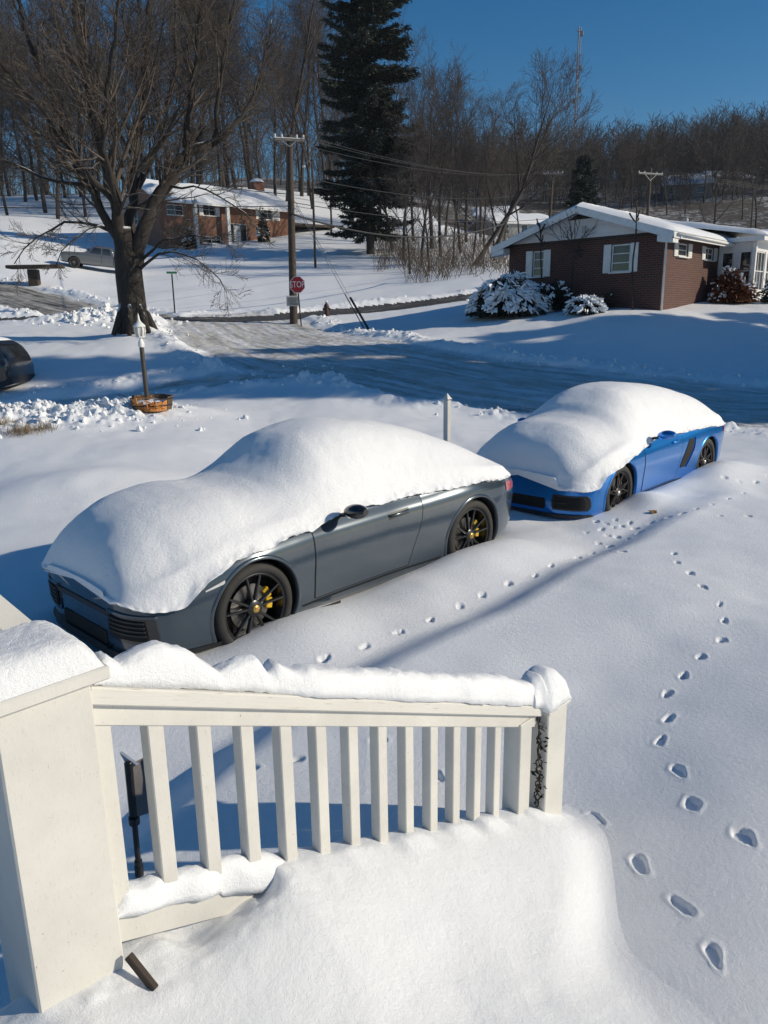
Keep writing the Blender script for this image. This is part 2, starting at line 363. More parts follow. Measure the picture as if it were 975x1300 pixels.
_TAB = np.array([np.interp(_AA, _ca, _cz[:, j]) for j in range(len(_LY))]).T      # (69,220)
for _ in range(3):
    p = np.pad(_TAB, ((1, 1), (0, 0)), 'edge'); _TAB = (p[:-2] + 2 * p[1:-1] + p[2:]) / 4
for _ in range(2):
    p = np.pad(_TAB, ((0, 0), (1, 1)), 'edge'); _TAB = (p[:, :-2] + 2 * p[:, 1:-1] + p[:, 2:]) / 4
def base_h(X, Y):
    X = np.asarray(X, float); Y = np.asarray(Y, float); Yc = np.maximum(Y, 2.5)
    a = np.clip((np.clip(X / Yc, -.8499, .8499) + .85) / (1.7 / 68), 0, 67.999); i = a.astype(int); fa = a - i
    l = np.clip((np.log(Yc) - _LY[0]) / (_LY[1] - _LY[0]), 0, 218.999); j = l.astype(int); fl = l - j
    return (_TAB[i, j] * (1-fa) + _TAB[i+1, j] * fa) * (1-fl) + (_TAB[i, j+1] * (1-fa) + _TAB[i+1, j+1] * fa) * fl
def bz(px, py, Y): p = PY(px, py, Y); return p[:2]
ROADS = {   # name: (centre line [(x, y)], half width)
 'street': ([tuple(bz(1500, 530, 15.2)), tuple(bz(1180, 520, 16.6)), tuple(bz(975, 515, 17.8)), tuple(bz(780, 500, 19.0)), tuple(bz(600, 480, 20.2)), tuple(bz(440, 455, 23.5)), tuple(bz(345, 432, 29)), tuple(bz(300, 412, 36.3))], 3.5),
 'cross_street': ([tuple(bz(-400, 415, 34.0)), tuple(bz(0, 408, 35.6)), tuple(bz(150, 405, 36.4)), tuple(bz(300, 402, 37.2)), tuple(bz(420, 394, 39.8)), tuple(bz(590, 373, 42.6)), tuple(bz(800, 360, 46)), tuple(bz(1200, 350, 50))], 1.15),
 'side_street': ([tuple(bz(165, 405, 37.0)), tuple(bz(90, 392, 40.0)), tuple(bz(0, 368, 44.5)), tuple(bz(-160, 350, 50))], 2.3),
 'lane': ([tuple(bz(-350, 510, 19)), tuple(bz(-60, 507, 19.3)), tuple(bz(90, 503, 19.5)), tuple(bz(230, 490, 20.3)), tuple(bz(420, 478, 20.4))], 1.15)}
def road_sd(X, Y, name):
    P, w = ROADS[name]; best = np.full(np.shape(X), 1e9); bu = np.zeros(np.shape(X)); bv = np.zeros(np.shape(X)); acc = 0
    for (x0, y0), (x1, y1) in zip(P[:-1], P[1:]):
        dx, dy = x1 - x0, y1 - y0; L = math.hypot(dx, dy)
        t = np.clip(((X - x0) * dx + (Y - y0) * dy) / L / L, 0, 1); ex = X - x0 - t * dx; ey = Y - y0 - t * dy; d = np.hypot(ex, ey)
        m = d < best; best = np.where(m, d, best); bu = np.where(m, acc + t * L, bu); bv = np.where(m, np.sign(dx * ey - dy * ex) * d, bv); acc += L
    return best - w, bu, bv
CARA = np.array([-.896, 4.928]); CARB = np.array([2.685, 8.273]); cax = np.array([math.cos(math.radians(46.1)), math.sin(math.radians(46.1))]); cnr = np.array([cax[1], -cax[0]])
_feet = [ # photo positions of paw/boot prints, size
 (755,1040,1.0),(812,1098,1.05),(865,1150,1.1),(906,1213,1.15),(945,1062,1.05),(878,1020,1.0),(862,979,.95),(839,940,.85),(849,912,.8),(847,881,.75),(868,858,.75),(890,834,.75),(916,813,.7),(920,788,.65),(914,767,.6),(893,745,.6),(877,728,.55),(860,714,.5),(856,703,.5),
 (412,836,.7),(463,821,.7),(506,803,.65),(547,787,.65),(584,770,.6),(612,756,.6),(646,741,.55),(680,731,.55),(700,718,.5),(733,708,.5),(752,703,.5),(775,694,.5),(784,682,.45),(797,684,.45),(806,671,.45),(812,676,.45),(826,664,.45),(848,657,.45),(866,652,.4),(884,646,.4),(905,640,.4),(925,633,.4),(944,626,.4),(960,612,.4),(975,604,.4),(938,612,.4),(920,606,.4),
 (770,665,.4),(778,670,.4),(764,672,.4),(757,662,.4),(781,660,.4),(790,668,.4),(800,664,.4),(772,680,.4),(760,690,.4),(790,700,.4),(745,676,.4),
 (480,940,.5),(375,965,.5),(318,975,.5),(555,985,.5),(950,655,.4),(915,655,.4)]
def features(X, Y):
    X = np.asarray(X, float); Y = np.asarray(Y, float); h = np.zeros(np.shape(X))
    near = sstep(60, 20, np.hypot(X, Y))
    h = h + .035 * fbm(X * .9, Y * .9, oct=3, seed=3) * near + .12 * fbm(X * .16, Y * .16, oct=3, seed=9) * sstep(10, 25, Y)
    # right lawn stands a little above the drive: soft shoulder
    p0 = np.array([.05, 4.58]); d = np.array([3.18, 3.61]); d /= np.linalg.norm(d); n = np.array([d[1], -d[0]])
    al = (X - p0[0]) * d[0] + (Y - p0[1]) * d[1]; ac = (X - p0[0]) * n[0] + (Y - p0[1]) * n[1] + .06 * vnoise(al * .9, al * 0, seed=5)
    ac = ac - .22; sh = sstep(-.30, .20, ac) * sstep(-4.5, -1.5, al) * sstep(7.0, 3.5, al); fall = sstep(3.4, .4, ac)
    h = h + .18 * sh * (.35 + .65 * fall) - .10 * np.clip((-X - .1), 0, 1.2) * sstep(4.2, 3.2, Y) * sstep(1.2, 2.0, Y) + .035 * np.exp(-((ac + .45) / .3) ** 2) * sstep(-3, 0, al) * sstep(7, 3, al) * 0
    # the yard stands higher at the foot of the steps
    sv = (X + .486) * .698 + (Y - 1.43) * .716; vv = (X + .486) * .716 - (Y - 1.43) * .698; h = h + .22 * sstep(-.25, 1.1, vv + .30 * sstep(1.3, 2.6, sv)) * sstep(6.5, 2.2, Y)
    # snow pushed up beside the cars
    for o, hh in ((CARA, 1.0), (CARB, 1.25)):
        a = (X - o[0]) * cax[0] + (Y - o[1]) * cax[1]; b = (X - o[0]) * cnr[0] + (Y - o[1]) * cnr[1]
        prof = np.exp(-((b - .26) / .42) ** 2) * sstep(-1.4, -.3, a) * sstep(4.3, 3.0, a) * sstep(-.55, .05, b)
        amp = .02 + .13 * np.exp(-((a - 2.35) / .8) ** 2) + .085 * np.exp(-((a - .25) / .45) ** 2) + .05 * (vnoise(a * 2.2, b * 2.2, seed=int(hh * 10)) * .5 + .5)
        h = h + prof * amp * hh
        h = h - .15 * np.exp(-(np.abs(b + .95) / .62) ** 4) * sstep(*((-1.15, -.7) if hh == 1.0 else (-.3, .3)), a) * sstep(3.6, 3.2, a)     # sheltered hollow under the car
    # drifts on the lawn left of the cars
    for (px, py, Y0, r, a) in ((120, 595, 9.6, .9, .22), (40, 615, 9.4, .9, .12), (200, 570, 11.5, .8, .10), (235, 512, 15.0, .6, .12)):
        q = PY(px, py, Y0); h = h + a * np.exp(-(((X - q[0]) * .75) ** 2 + (Y - q[1]) ** 2) / r ** 2)
    return h
def tree_mound(X, Y):
    return .35 * np.exp(-((X + 8.35) ** 2 + (Y - 27.0) ** 2) / 1.6 ** 2)
ROAD_ID = list(ROADS)
def ground(X, Y, full=False):
    X = np.asarray(X, float); Y = np.asarray(Y, float)
    b = base_h(X, Y); h = b + features(X, Y) + tree_mound(X, Y); ED = np.zeros(np.shape(X)); rid = np.zeros(np.shape(X), int); U = np.zeros(np.shape(X)); Vv = np.zeros(np.shape(X))
    lump = np.maximum(fbm(X * 3.1, Y * 3.1, oct=4, seed=31), -.2)
    rough = np.zeros(np.shape(X))
    for k, nm in enumerate(('lane', 'street', 'side_street', 'cross_street')):
        sd, u, v = road_sd(X, Y, nm); e = sd + .45 * fbm(X * .7, Y * .7, oct=3, seed=40 + k) * (.5 if nm == 'cross_street' else 1)
        ins = sstep(.25, -.25, e)
        rut = .035 * fbm(u * .22, v * 2.4, oct=4, seed=51) + .02 * fbm(X * 4, Y * 4, oct=3, seed=52)
        if nm in ('lane', 'street'): rut = rut + .05 * np.maximum(fbm(X * 2.6, Y * 2.6, oct=5, seed=53), .0)
        h = h * (1 - ins) + (b - .09 + rut) * ins
        bank = np.exp(-((e - .55) / .45) ** 2) * (1 - ins)
        amp = {'lane': .10, 'street': .17, 'side_street': .25, 'cross_street': .22}[nm] * (.7 + .6 * vnoise(X * .35, Y * .35, seed=60))
        if nm == 'cross_street': bank = bank * np.where(v > 0, 1, .15)
        h = h + bank * (amp * .75 + .15 * np.maximum(lump, 0)); rough = np.maximum(rough, bank)
        m = e < (-.05 if nm != 'lane' else -.25); rid = np.where(m, ROAD_ID.index(nm) + 1, rid); U = np.where(m, u, U); Vv = np.where(m, v, Vv); ED = np.where(m, -e, ED)
    # shovelled heap by the cross street and the broken snow left of the lamp post
    for (px, py, Y0, rx, ry, a) in ((128, 424, 33.5, 1.5, .8, .55), (60, 425, 33.5, 2.0, .7, .25)):
        q = PY(px, py, Y0); g = np.exp(-((X - q[0]) / rx) ** 2 - ((Y - q[1]) / ry) ** 2); h = h + g * a * (.8 + .8 * np.maximum(lump, -.3))
    q = PY(60, 527, 14.8); g = sstep(1.25, .55, np.sqrt(((X - q[0]) / 2.6) ** 2 + ((Y - q[1]) / 1.9) ** 2)); h = h + g * (.05 + .22 * np.maximum(fbm(X * 5.2, Y * 5.2, oct=5, seed=71), -.2))
    if full: return h, rid, U, Vv, ED
    return h
def gh(x, y): return float(ground(np.array([x]), np.array([y]))[0])
def hit(px, py, zoff=0.0):                # where a sight line meets the snow
    r = ray(px, py); lo = None
    ts = np.geomspace(1.2, 400, 1500); P = cO[None] + r[None] * ts[:, None]; g = ground(P[:, 0], P[:, 1]) + zoff
    k = np.argmax(P[:, 2] < g); a, b_ = ts[max(k - 1, 0)], ts[k]
    for _ in range(18):
        m = (a + b_) / 2; p = cO + r * m
        if p[2] < gh(p[0], p[1]) + zoff: b_ = m
        else: a = m
    return cO + r * b_
def build_terrain():
    th = np.concatenate([np.arange(-180, -36, 3.0), np.arange(-36, 36, .105), np.arange(36, 180, 3.0)]); th = np.radians(th)
    rr = np.concatenate([np.geomspace(.7, 26, 830), np.geomspace(26.2, 60, 300), np.geomspace(60.6, 130, 85), np.geomspace(134, 900, 60)])
    TH, RR = np.meshgrid(th, rr, indexing='ij'); X = RR * np.sin(TH); Y = RR * np.cos(TH)
    Z, rid, U, Vv, ED = ground(X, Y, True)
    # prints
    FT = [(hit(px, py), s) for px, py, s in _feet]
    for i, (p, s) in enumerate(FT):
        nb = min((q for j, (q, _) in enumerate(FT) if j != i), key=lambda q: (q[0]-p[0])**2 + (q[1]-p[1])**2)
        ang = math.atan2(nb[1] - p[1], nb[0] - p[0]) + random.Random(i).uniform(-.35, .35)
        s = min(s, .8 + .1 * math.sin(i * 3.3)); L = .052 * (.55 + .5 * s); W = .026 * (.5 + .5 * s + .12 * math.sin(i * 1.7))
        m = (np.abs(X - p[0]) < .4) & (np.abs(Y - p[1]) < .4); dx = X[m] - p[0]; dy = Y[m] - p[1]
        a = (dx * math.cos(ang) + dy * math.sin(ang)) / L; b = (-dx * math.sin(ang) + dy * math.cos(ang)) / W
        b = b * (1 + .25 * np.sin(a * 2 + i)); d = np.sqrt(a * a + b * b) + .08 * vnoise(dx * 40, dy * 40, seed=i)
        Z[m] += -(.030 + .012 * math.sin(i * 2.1)) * sstep(1.15, .55, d + .12 * vnoise(dx * 70, dy * 70, seed=i + 5)) + .003 * np.exp(-((d - 1.35) / .28) ** 2)
    n, m = X.shape; i, j = np.meshgrid(np.arange(n - 1), np.arange(m - 1), indexing='ij')
    Q = np.stack([i*m + j, i*m + j + 1, (i+1)*m + j + 1, (i+1)*m + j], -1).reshape(-1, 4)[:, ::-1]
    V = np.stack([X, Y, Z], -1).reshape(-1, 3); rf = rid[:-1, :-1].reshape(-1)
    def sub(name, sel, mat, uv=False):
        q = Q[sel]; ids, inv = np.unique(q, return_inverse=True)
        o = npmesh(name, V[ids], inv.reshape(-1, 4), None, mat); tag(o, kind='structure')
        if uv:
            for nm, A in (('ru', U), ('rv', Vv), ('re', ED)):
                at = o.data.attributes.new(nm, 'FLOAT', 'POINT'); at.data.foreach_set('value', A.reshape(-1)[ids].astype(np.float32))
        return o
    far = (Y[:-1, :-1] + 14 * fbm(X[:-1, :-1] * .02, Y[:-1, :-1] * .02, oct=2, seed=80) > np.where(X[:-1, :-1] < 8, 128, 100)).reshape(-1)
    sub('snowy_ground', (rf == 0) & ~far, M['snow']); sub('hill', (rf == 0) & far, hill_mat())
    for k, nm in enumerate(ROAD_ID): sub(nm, rf == k + 1, road_mat(nm), True)
def hill_mat():
    t = NT('leaf_litter_and_snow'); n = t.noise(.06, 6, .75); m = t.noise(.9, 5, .7); f = t.math('ADD', t.math('MULTIPLY', n, .5), t.math('MULTIPLY', m, .5)); c = t.mix(t.ramp(f, [(.50, (0,)*3), (.60, (.75,)*3)]), (.060, .048, .038), (.62, .65, .69)); t.set(color=c, rough=.9); return t.m
def road_mat(nm):
    t = NT('packed_snow_on_' + nm); u = t.n('ShaderNodeAttribute', attribute_name='ru').outputs['Fac']; v = t.n('ShaderNodeAttribute', attribute_name='rv').outputs['Fac']
    cb = t.n('ShaderNodeCombineXYZ'); t.l(t.math('MULTIPLY', u, .13), cb.inputs[0]); t.l(t.math('MULTIPLY', v, 1.6), cb.inputs[1]); co = cb.outputs[0]
    n1 = t.noise(1.6, 6, .68, co); n2 = t.noise(1.7, 5, .7); n3 = t.noise(14., 4, .7)
    lo = {'street': (.55, .72), 'cross_street': (.30, .45), 'side_street': (.40, .60), 'lane': (.56, .70)}[nm]; ed = t.n('ShaderNodeAttribute', attribute_name='re').outputs['Fac']
    f = t.math('ADD', t.math('MULTIPLY', n1, .72), t.math('MULTIPLY', n2, .28))
    asph = t.mix(n3, (.040, .039, .038), (.085, .080, .074)) if nm in ('cross_street', 'side_street') else t.mix(n3, (.085, .078, .068), (.19, .178, .16)); slush = t.mix(n3, (.36, .345, .32), (.62, .60, .57)); sn = t.mix(n3, (.66, .68, .71), (.80, .82, .85))
    c = t.mix(t.ramp(f, [(lo[0] - .14, (0,)*3), (lo[0], (1,)*3)]), sn, slush) if nm != 'cross_street' else slush
    c = t.mix(t.ramp(f, [(lo[0], (0,)*3), (lo[1], (1,)*3)]), c, asph)
    if nm != 'cross_street': c = t.mix(t.ramp(t.math('ADD', ed, t.math('MULTIPLY', n2, .9)), [(.5, (0,)*3), (1.7, (1,)*3)]), sn, c)
    t.set(color=c, rough=t.ramp(f, [(lo[0], (.8,)*3), (lo[1], (.62,)*3)]), normal=t.bump(n3, .5, .03)); return t.m
# ------------------------------------------------------------------ porch: railing, pillar, steps under snow
RA = PD(199, 877, 1.58); RB = PD(640, 896, 2.6)           # top front edge of the rail at the second and last baluster
ru = np.array([RB[0] - RA[0], RB[1] - RA[1], 0]); RL = np.linalg.norm(ru); ru /= RL; rn = np.array([ru[1], -ru[0], 0]); RS = (RB[2] - RA[2]) / RL
def RP(s, v, z): return np.array([RA[0], RA[1], 0]) + ru * s + rn * v + np.array([0, 0, z])
def rail_z(s): return RA[2] + RS * s
def snow_line(s): return 1.075 - .402 * s               # where the snow meets the balusters
def lofted(mb, secs, cap=True):                             # secs: list of equal-length closed rings
    G = np.array(secs); n, m = G.shape[:2]; mb.grid(G, closeu=True)
    if cap:
        c0 = G[0].mean(0); c1 = G[-1].mean(0); mb.add(np.concatenate([G[0], c0[None]]), None, [(m, (j+1) % m, j) for j in range(m)]); mb.add(np.concatenate([G[-1], c1[None]]), None, [(m, j, (j+1) % m) for j in range(m)])
def build_porch():
    rz = math.atan2(ru[1], ru[0]); o = RP(.7, 0, .45)
    t = thing('porch_railing', 'cream painted wooden stair railing with snow on its handrail', 'railing', tuple(o), rz)
    s0, s1 = -.145, 1.535
    mb = MB(); mb.beam(RP(s0, -.045, rail_z(s0) - .019), RP(s1, -.045, rail_z(s1) - .019), .09, .038, ch=.004); mb.build('handrail', M['rail'], t, world=True)
    mb = MB(); mb.beam(RP(s0, -.040, rail_z(s0) - .0635), RP(s1 - .02, -.040, rail_z(s1 - .02) - .0635), .046, .05, ch=.003); mb.build('sub_rail', M['white_paint'], t, world=True)
    zb = lambda s: snow_line(s) - .075
    mb = MB(); mb.beam(RP(s0, -.040, zb(s0) - .035), RP(s1, -.040, zb(s1) - .035), .046, .075, ch=.004); mb.build('bottom_rail', M['white_paint'], t, world=True)
    g = RL / 11
    for i in range(-1, 12):
        s = i * g; mb = MB(); h0 = zb(s) - .02; h1 = rail_z(s) - .080; mb.box(RP(s, -.040, (h0 + h1) / 2), (.038, .038, h1 - h0), rz, ch=.0025); mb.build('baluster', M['white_paint'], t, world=True)
    s = 1.40; mb = MB(); h0 = zb(s) - .1; h1 = rail_z(s) - .08; mb.box(RP(s + .035, -.045, (h0 + h1) / 2), (.075, .075, h1 - h0), rz, ch=.003); mb.build('post_filler', M['white_paint'], t, world=True)
    mb = MB(); h0 = -.05; h1 = rail_z(1.6) - .0; mb.box(RP(1.61, -.045, (h0 + h1) / 2), (.135, .125, h1 - h0), rz, ch=.004); mb.build('end_post', M['white_paint'], t, world=True)
    ca = MB(); ca.box(RP(1.61, -.045, h1 + .006), (.155, .145, .012), rz, ch=.003); ca.build('post_cap', M['white_paint'], t, world=True)
    rnd = random.Random(4); vi = MB()
    for q in range(3):
        P = []; zz0 = snow_line(1.5) - .02; zz1 = rail_z(1.5) - .05
        for k in range(26):
            f = k / 25; P.append(RP(1.522 + rnd.uniform(-.010, .010), -.005 + rnd.uniform(-.012, .012), zz1 + (zz0 - zz1) * f))
        vi.tube(P, .0028, 5)
    for k in range(60):
        z = rnd.uniform(snow_line(1.5), rail_z(1.5) - .06); c = RP(1.522 + rnd.uniform(-.014, .014), .004 + rnd.uniform(-.01, .014), z); d = np.array([rnd.uniform(-1, 1), rnd.uniform(-1, 1), rnd.uniform(-.8, .8)]) * .014; e = np.array([rnd.uniform(-1, 1), rnd.uniform(-1, 1), rnd.uniform(-1, 1)]) * .006
        vi.add([c, c + d + e, c + d * 1.7, c + d - e], [(0, 1, 2, 3)])
    tag(vi.build('dead_vine', M['iron']), 'thin dark dead vine climbing the inner face of the railing end post', 'vine')
    # snow on the handrail
    secs = []
    for k, s in enumerate(np.linspace(-.125, 1.50, 170)):
        lumpy = float(sstep(.46, .30, s))
        hh = .082 + .016 * float(vnoise(s * 4.0, 0., seed=2)) + .012 * float(sstep(.5, 1.3, s)) + lumpy * (.050 * abs(math.sin(s * 13.5 + .8)) - .032) + .004 * float(vnoise(s * 30, 1., seed=6))
        hh *= float(sstep(-.127, -.085, s)) * .97 + .03; 
        if .285 < s < .335: hh *= .52 + .4 * abs(s - .31) / .025
        wf = .002 * (1 - lumpy) + .006 * float(vnoise(s * 9, 3., seed=8)) - .010 * lumpy; wb = .012 * float(vnoise(s * 8, 5., seed=9))
        ring = []
        for q in range(22):
            a = PI * q / 21; c, si = math.cos(a), math.sin(a); c = math.copysign(abs(c) ** .62, c); si = si ** .72
            half = .046; v = -.045 + c * (half + (wf if c > 0 else wb)); z = rail_z(s) - .001 + si * hh + (.004 * max(0, c) ** 3)
            z += .003 * float(vnoise(s * 60, a * 9, seed=11))
            ring.append(RP(s, v, z))
        secs.append(ring)
    mb = MB(); lofted(mb, secs); mb.build('snow_cap', M['snow'], t, True, True)
    # snow lying along the bottom rail where it stands clear of the steps
    secs = []
    for s in np.linspace(-.135, .40, 60):
        hh = (.060 + .010 * float(vnoise(s * 9, 2., seed=41)) + .006 * float(vnoise(s * 31, 2., seed=42))) * (.25 + .75 * float(sstep(-.137, -.10, s))) * (.12 + .88 * float(sstep(.40, .27, s))); ring = []
        for q in range(18):
            a = PI * q / 17; c, si = math.cos(a), math.sin(a); c = math.copysign(abs(c) ** .7, c); si = si ** .75
            ring.append(RP(s, -.040 + c * (.034 + (.012 * float(vnoise(s * 14, 4., seed=43)) + .010 * float(sstep(.1, .3, s)) if c > 0 else 0)), zb(s) + .003 + si * hh - (.02 * max(0, c) ** 2 * (1 if s > .12 else .3)) + .003 * float(vnoise(s * 50, a * 7, seed=44))))
        secs.append(ring)
    mb = MB(); lofted(mb, secs); mb.build('snow_cap', M['snow'], t, True, True)
    # snow heaped on the end post
    secs = []
    for k, s in enumerate(np.linspace(1.47, 1.695, 40)):
        f = (s - 1.47) / .225; hh = .045 + .105 * math.sin(PI * min(1, max(0, f * .92 + .05))) ** .8 ; hh *= float(sstep(1.02, .9, f)) * .9 + .1
        zb_ = rail_z(1.6) + .0125 if s > 1.53 else rail_z(s)
        ring = []
        for q in range(22):
            a = PI * q / 21; c, si = math.cos(a), math.sin(a); c = math.copysign(abs(c) ** .7, c); si = si ** .8
            ring.append(RP(s, -.045 + c * (.052 + .026 * float(sstep(1.5, 1.56, s)) * (1 - .3 * f)), zb_ + si * hh + .003 * float(vnoise(s * 50, a * 6, seed=12))))
        secs.append(ring)
    mb = MB(); lofted(mb, secs); mb.build('snow_cap', M['snow'], t, True, True)
    # pillar at the head of the steps
    ztop = PD(140, 874, 1.36)[2]
    p = thing('porch_pillar', 'square cream painted porch pillar with a snow covered flat cap, left of the railing', 'pillar', tuple(RP(-.24, -.06, .3)), rz)
    mb = MB(); mb.box(RP(-.232, -.085, (.2 + ztop - .03) / 2), (.180, .20, ztop - .03 - .2), rz, ch=.004); mb.build('shaft', M['white_paint'], p, world=True)
    mb = MB(); mb.box(RP(-.272, -.080, ztop - .014), (.325, .235, .028), rz, ch=.004); mb.build('cap', M['white_paint'], p, world=True)
    N = 44; G = np.zeros((N, N, 3))
    for i in range(N):
        for j in range(N):
            a = i / (N - 1) * 2 - 1; b = j / (N - 1) * 2 - 1; e = max(abs(a), abs(b)); hh = .024 * (1 - max(abs(a), 0) ** 7) * (1 - abs(b) ** 7)
            hh = max(hh, 0) ** .8 * 1.25 if hh > 0 else 0
            P = RP(-.272 + a * .155, -.080 + b * .110, ztop + hh + .0022 * float(vnoise(a * 22, b * 22, seed=14)) * (1 if e < .97 else 0)); G[i, j] = P
    mb = MB(); mb.grid(G); mb.build('snow_cap', M['snow'], p, True, True, fix=True)
    # house-side rail beyond the pillar (only its snowy end shows at the left edge)
    q = thing('porch_rail', 'snow capped porch rail end just beyond the pillar cap', 'railing', tuple(RP(-.45, -.4, .3)), rz)
    a = PD(-60, 735, 1.55); b = PD(24, 806, 1.50)
    mb = MB(); mb.beam(a, b, .07, .035, ch=.004); mb.build('rail', M['white_paint'], q, world=True)
    # snow over the porch floor and steps: one height field, following the stair slope
    S = np.arange(-1.3, 2.7, .011); Vv = np.concatenate([np.arange(-.50, -.08, .012), np.arange(-.078, .1, .007), np.arange(.1, 1.9, .012)])
    SS, VV = np.meshgrid(S, Vv, indexing='ij'); W = RP(0, 0, 0)[None, None] + SS[..., None] * ru + VV[..., None] * rn
    shelf = .962 + .05 * np.exp(-((SS + .3) / .16) ** 2 - ((VV - .12) / .2) ** 2) + 0 * SS; bl = sstep(.02, .62, SS + .05 * vnoise(VV * 7, SS * 4, seed=21)); line = np.where(SS < .55, np.minimum(snow_line(np.maximum(SS, .0)), shelf * (1 - bl) + snow_line(SS) * bl), snow_line(SS))
    z = line - .018
    z = z - .060 * np.exp(-((VV + .03) / .085) ** 2) * sstep(.30, .20, SS + .05 * vnoise(VV * 12, SS * 12, seed=23)) * sstep(-.06, .04, SS)
    z = z - .15 * np.clip(VV, 0, 2) + .016 * fbm(SS * 2.6, VV * 2.6, oct=2, seed=24) * sstep(.0, .25, VV) + .003 * fbm(SS * 13, VV * 13, oct=3, seed=25)
    z = z + .028 * np.sin((SS - .2) * 2 * PI / .46) * sstep(.05, .5, VV) * .3
    z = z + .018 * np.exp(-(VV / .045) ** 2) * sstep(.3, .55, SS) * (.5 + .9 * vnoise(SS * 17, VV * 0, seed=27)) + .012 * np.maximum(fbm(SS * 22, VV * 22, oct=3, seed=33), -.1) * np.exp(-((VV - .05) / .10) ** 2) * sstep(.6, .2, SS) + .010 * np.maximum(fbm(SS * 6, VV * 6, oct=3, seed=34), -.1) * sstep(.15, .5, VV)
    gnd = ground(W[..., 0], W[..., 1])
    # away from the rail the whole drift tilts evenly down to the yard and runs out into it
    plane = .905 - .345 * (SS + .1) - .10 * np.clip(VV - .1, 0, 2) + .020 * fbm(SS * 2.1, VV * 2.1, oct=3, seed=64) + .010 * np.maximum(fbm(SS * 6.5, VV * 6.5, oct=3, seed=65), -.2)
    w_ = sstep(.03, .55, VV); z = z * (1 - w_) + plane * w_
    zt_ = z - .34 * sstep(1.45 - .75 * sstep(.1, .6, VV), 2.3 - .45 * sstep(.1, .6, VV), SS); z = .5 * (zt_ + gnd + np.sqrt((zt_ - gnd) ** 2 + .10 ** 2)) - .020
    z = np.where(SS > 1.3, z, z)
    back = sstep(-.07, -.07 - .36 * sstep(.62, .30, SS + .06 * vnoise(SS * 6, VV * 6, seed=61)) - .012, VV); z = z * (1 - back) + (gnd - .12) * back - .03 * sstep(-.05, -.2, VV) * (1 - back); skirt = VV < -.49; z = np.where(skirt, gnd - .12, z); z = np.maximum(z, gnd - .12)
    W = W.copy(); W[..., 2] = z
    mb = MB(); mb.grid(W); o = mb.build('snowy_steps', M['snow'], None, True); tag(o, kind='structure')
    # loose sliver of board at the stair edge, poking out of the snow
    a = hit(160, 1212); 
    def PS(px, py):
        r = ray(px, py); best = None
        for d in np.linspace(1.0, 2.2, 400):
            P = cO + r * d; s_ = (P - RP(0, 0, 0)) @ ru; v_ = (P - RP(0, 0, 0)) @ rn
            if -1.2 < s_ < 2.6 and .0 < v_ < 1.8:
                i = int((s_ + 1.3) / .011); j = int(np.searchsorted(Vv, v_)); 
                if P[2] < z[min(i, len(S) - 1), min(j, len(Vv) - 1)]: return P
        return cO + r * 1.6
    a = PS(163, 1214); b = PS(197, 1257); mb = MB(); mb.beam(a + (0, 0, .002), b + (0, 0, .002), .014, .02, ch=.002); tag(mb.build('step_board', M['dark_wood']), 'dark edge of a step board showing through snow beside the pillar', 'step board')
    # shovel standing in the snow beyond the railing
    g = PZ(178, 1118, .15); g[2] = gh(g[0], g[1]); top = PY(163, 966, g[1] - .03)
    s = thing('snow_shovel', 'small dark snow shovel stuck handle down in snow behind the railing', 'shovel', tuple(g))
    d = top - g; L = np.linalg.norm(d); d /= L
    mb = MB(); mb.tube([g - d * .1, g + d * L * .55], .011, 10); mb.build('handle', M['black_plastic'], s, world=True, smooth=True, sharp=40)
    mb = MB(); mb.tube([g - d * .05, g + d * .05], .017, 10); mb.tube([g + d * .05, g + d * .075], .015, 10); mb.build('grip', M['black_plastic'], s, world=True, smooth=True, sharp=40)
    mb = MB(); mb.beam(g + d * L * .50, g + d * L * 1.0, .030, .026, up=(0, -1, 0), ch=.006); mb.tube([g + d * L * .47, g + d * L * .53], .021, 10); mb.build('socket', M['black_plastic'], s, world=True)
    side = np.array([.93, -.36, 0]); G = []
    for i in range(14):
        f = i / 13; r_ = []
        for j in range(10):
            q = j / 9; P = g + d * L * (.53 + .45 * f) + side * (.012 + q * (.085 if f < .15 else .085 - .055 * sstep(.55, 1.0, f))) + np.array([.36, .93, 0]) * (.05 * math.sin(q * 2.2)); r_.append(P)
        G.append(r_)
    G = np.array(G); mb = MB(); mb.grid(G); mb.grid(G + np.array([.004, .006, 0]), flip=True); mb.build('blade', M['grey_plastic'], s, True, True)
    mb = MB(); tp = g + d * L; mb.prism([tp + (-.012, 0, -.01), tp + (.03, 0, -.02), tp + (-.03, 0, .035)], (.004, .012, 0)); mb.build('edge', M['silver'], s, world=True)
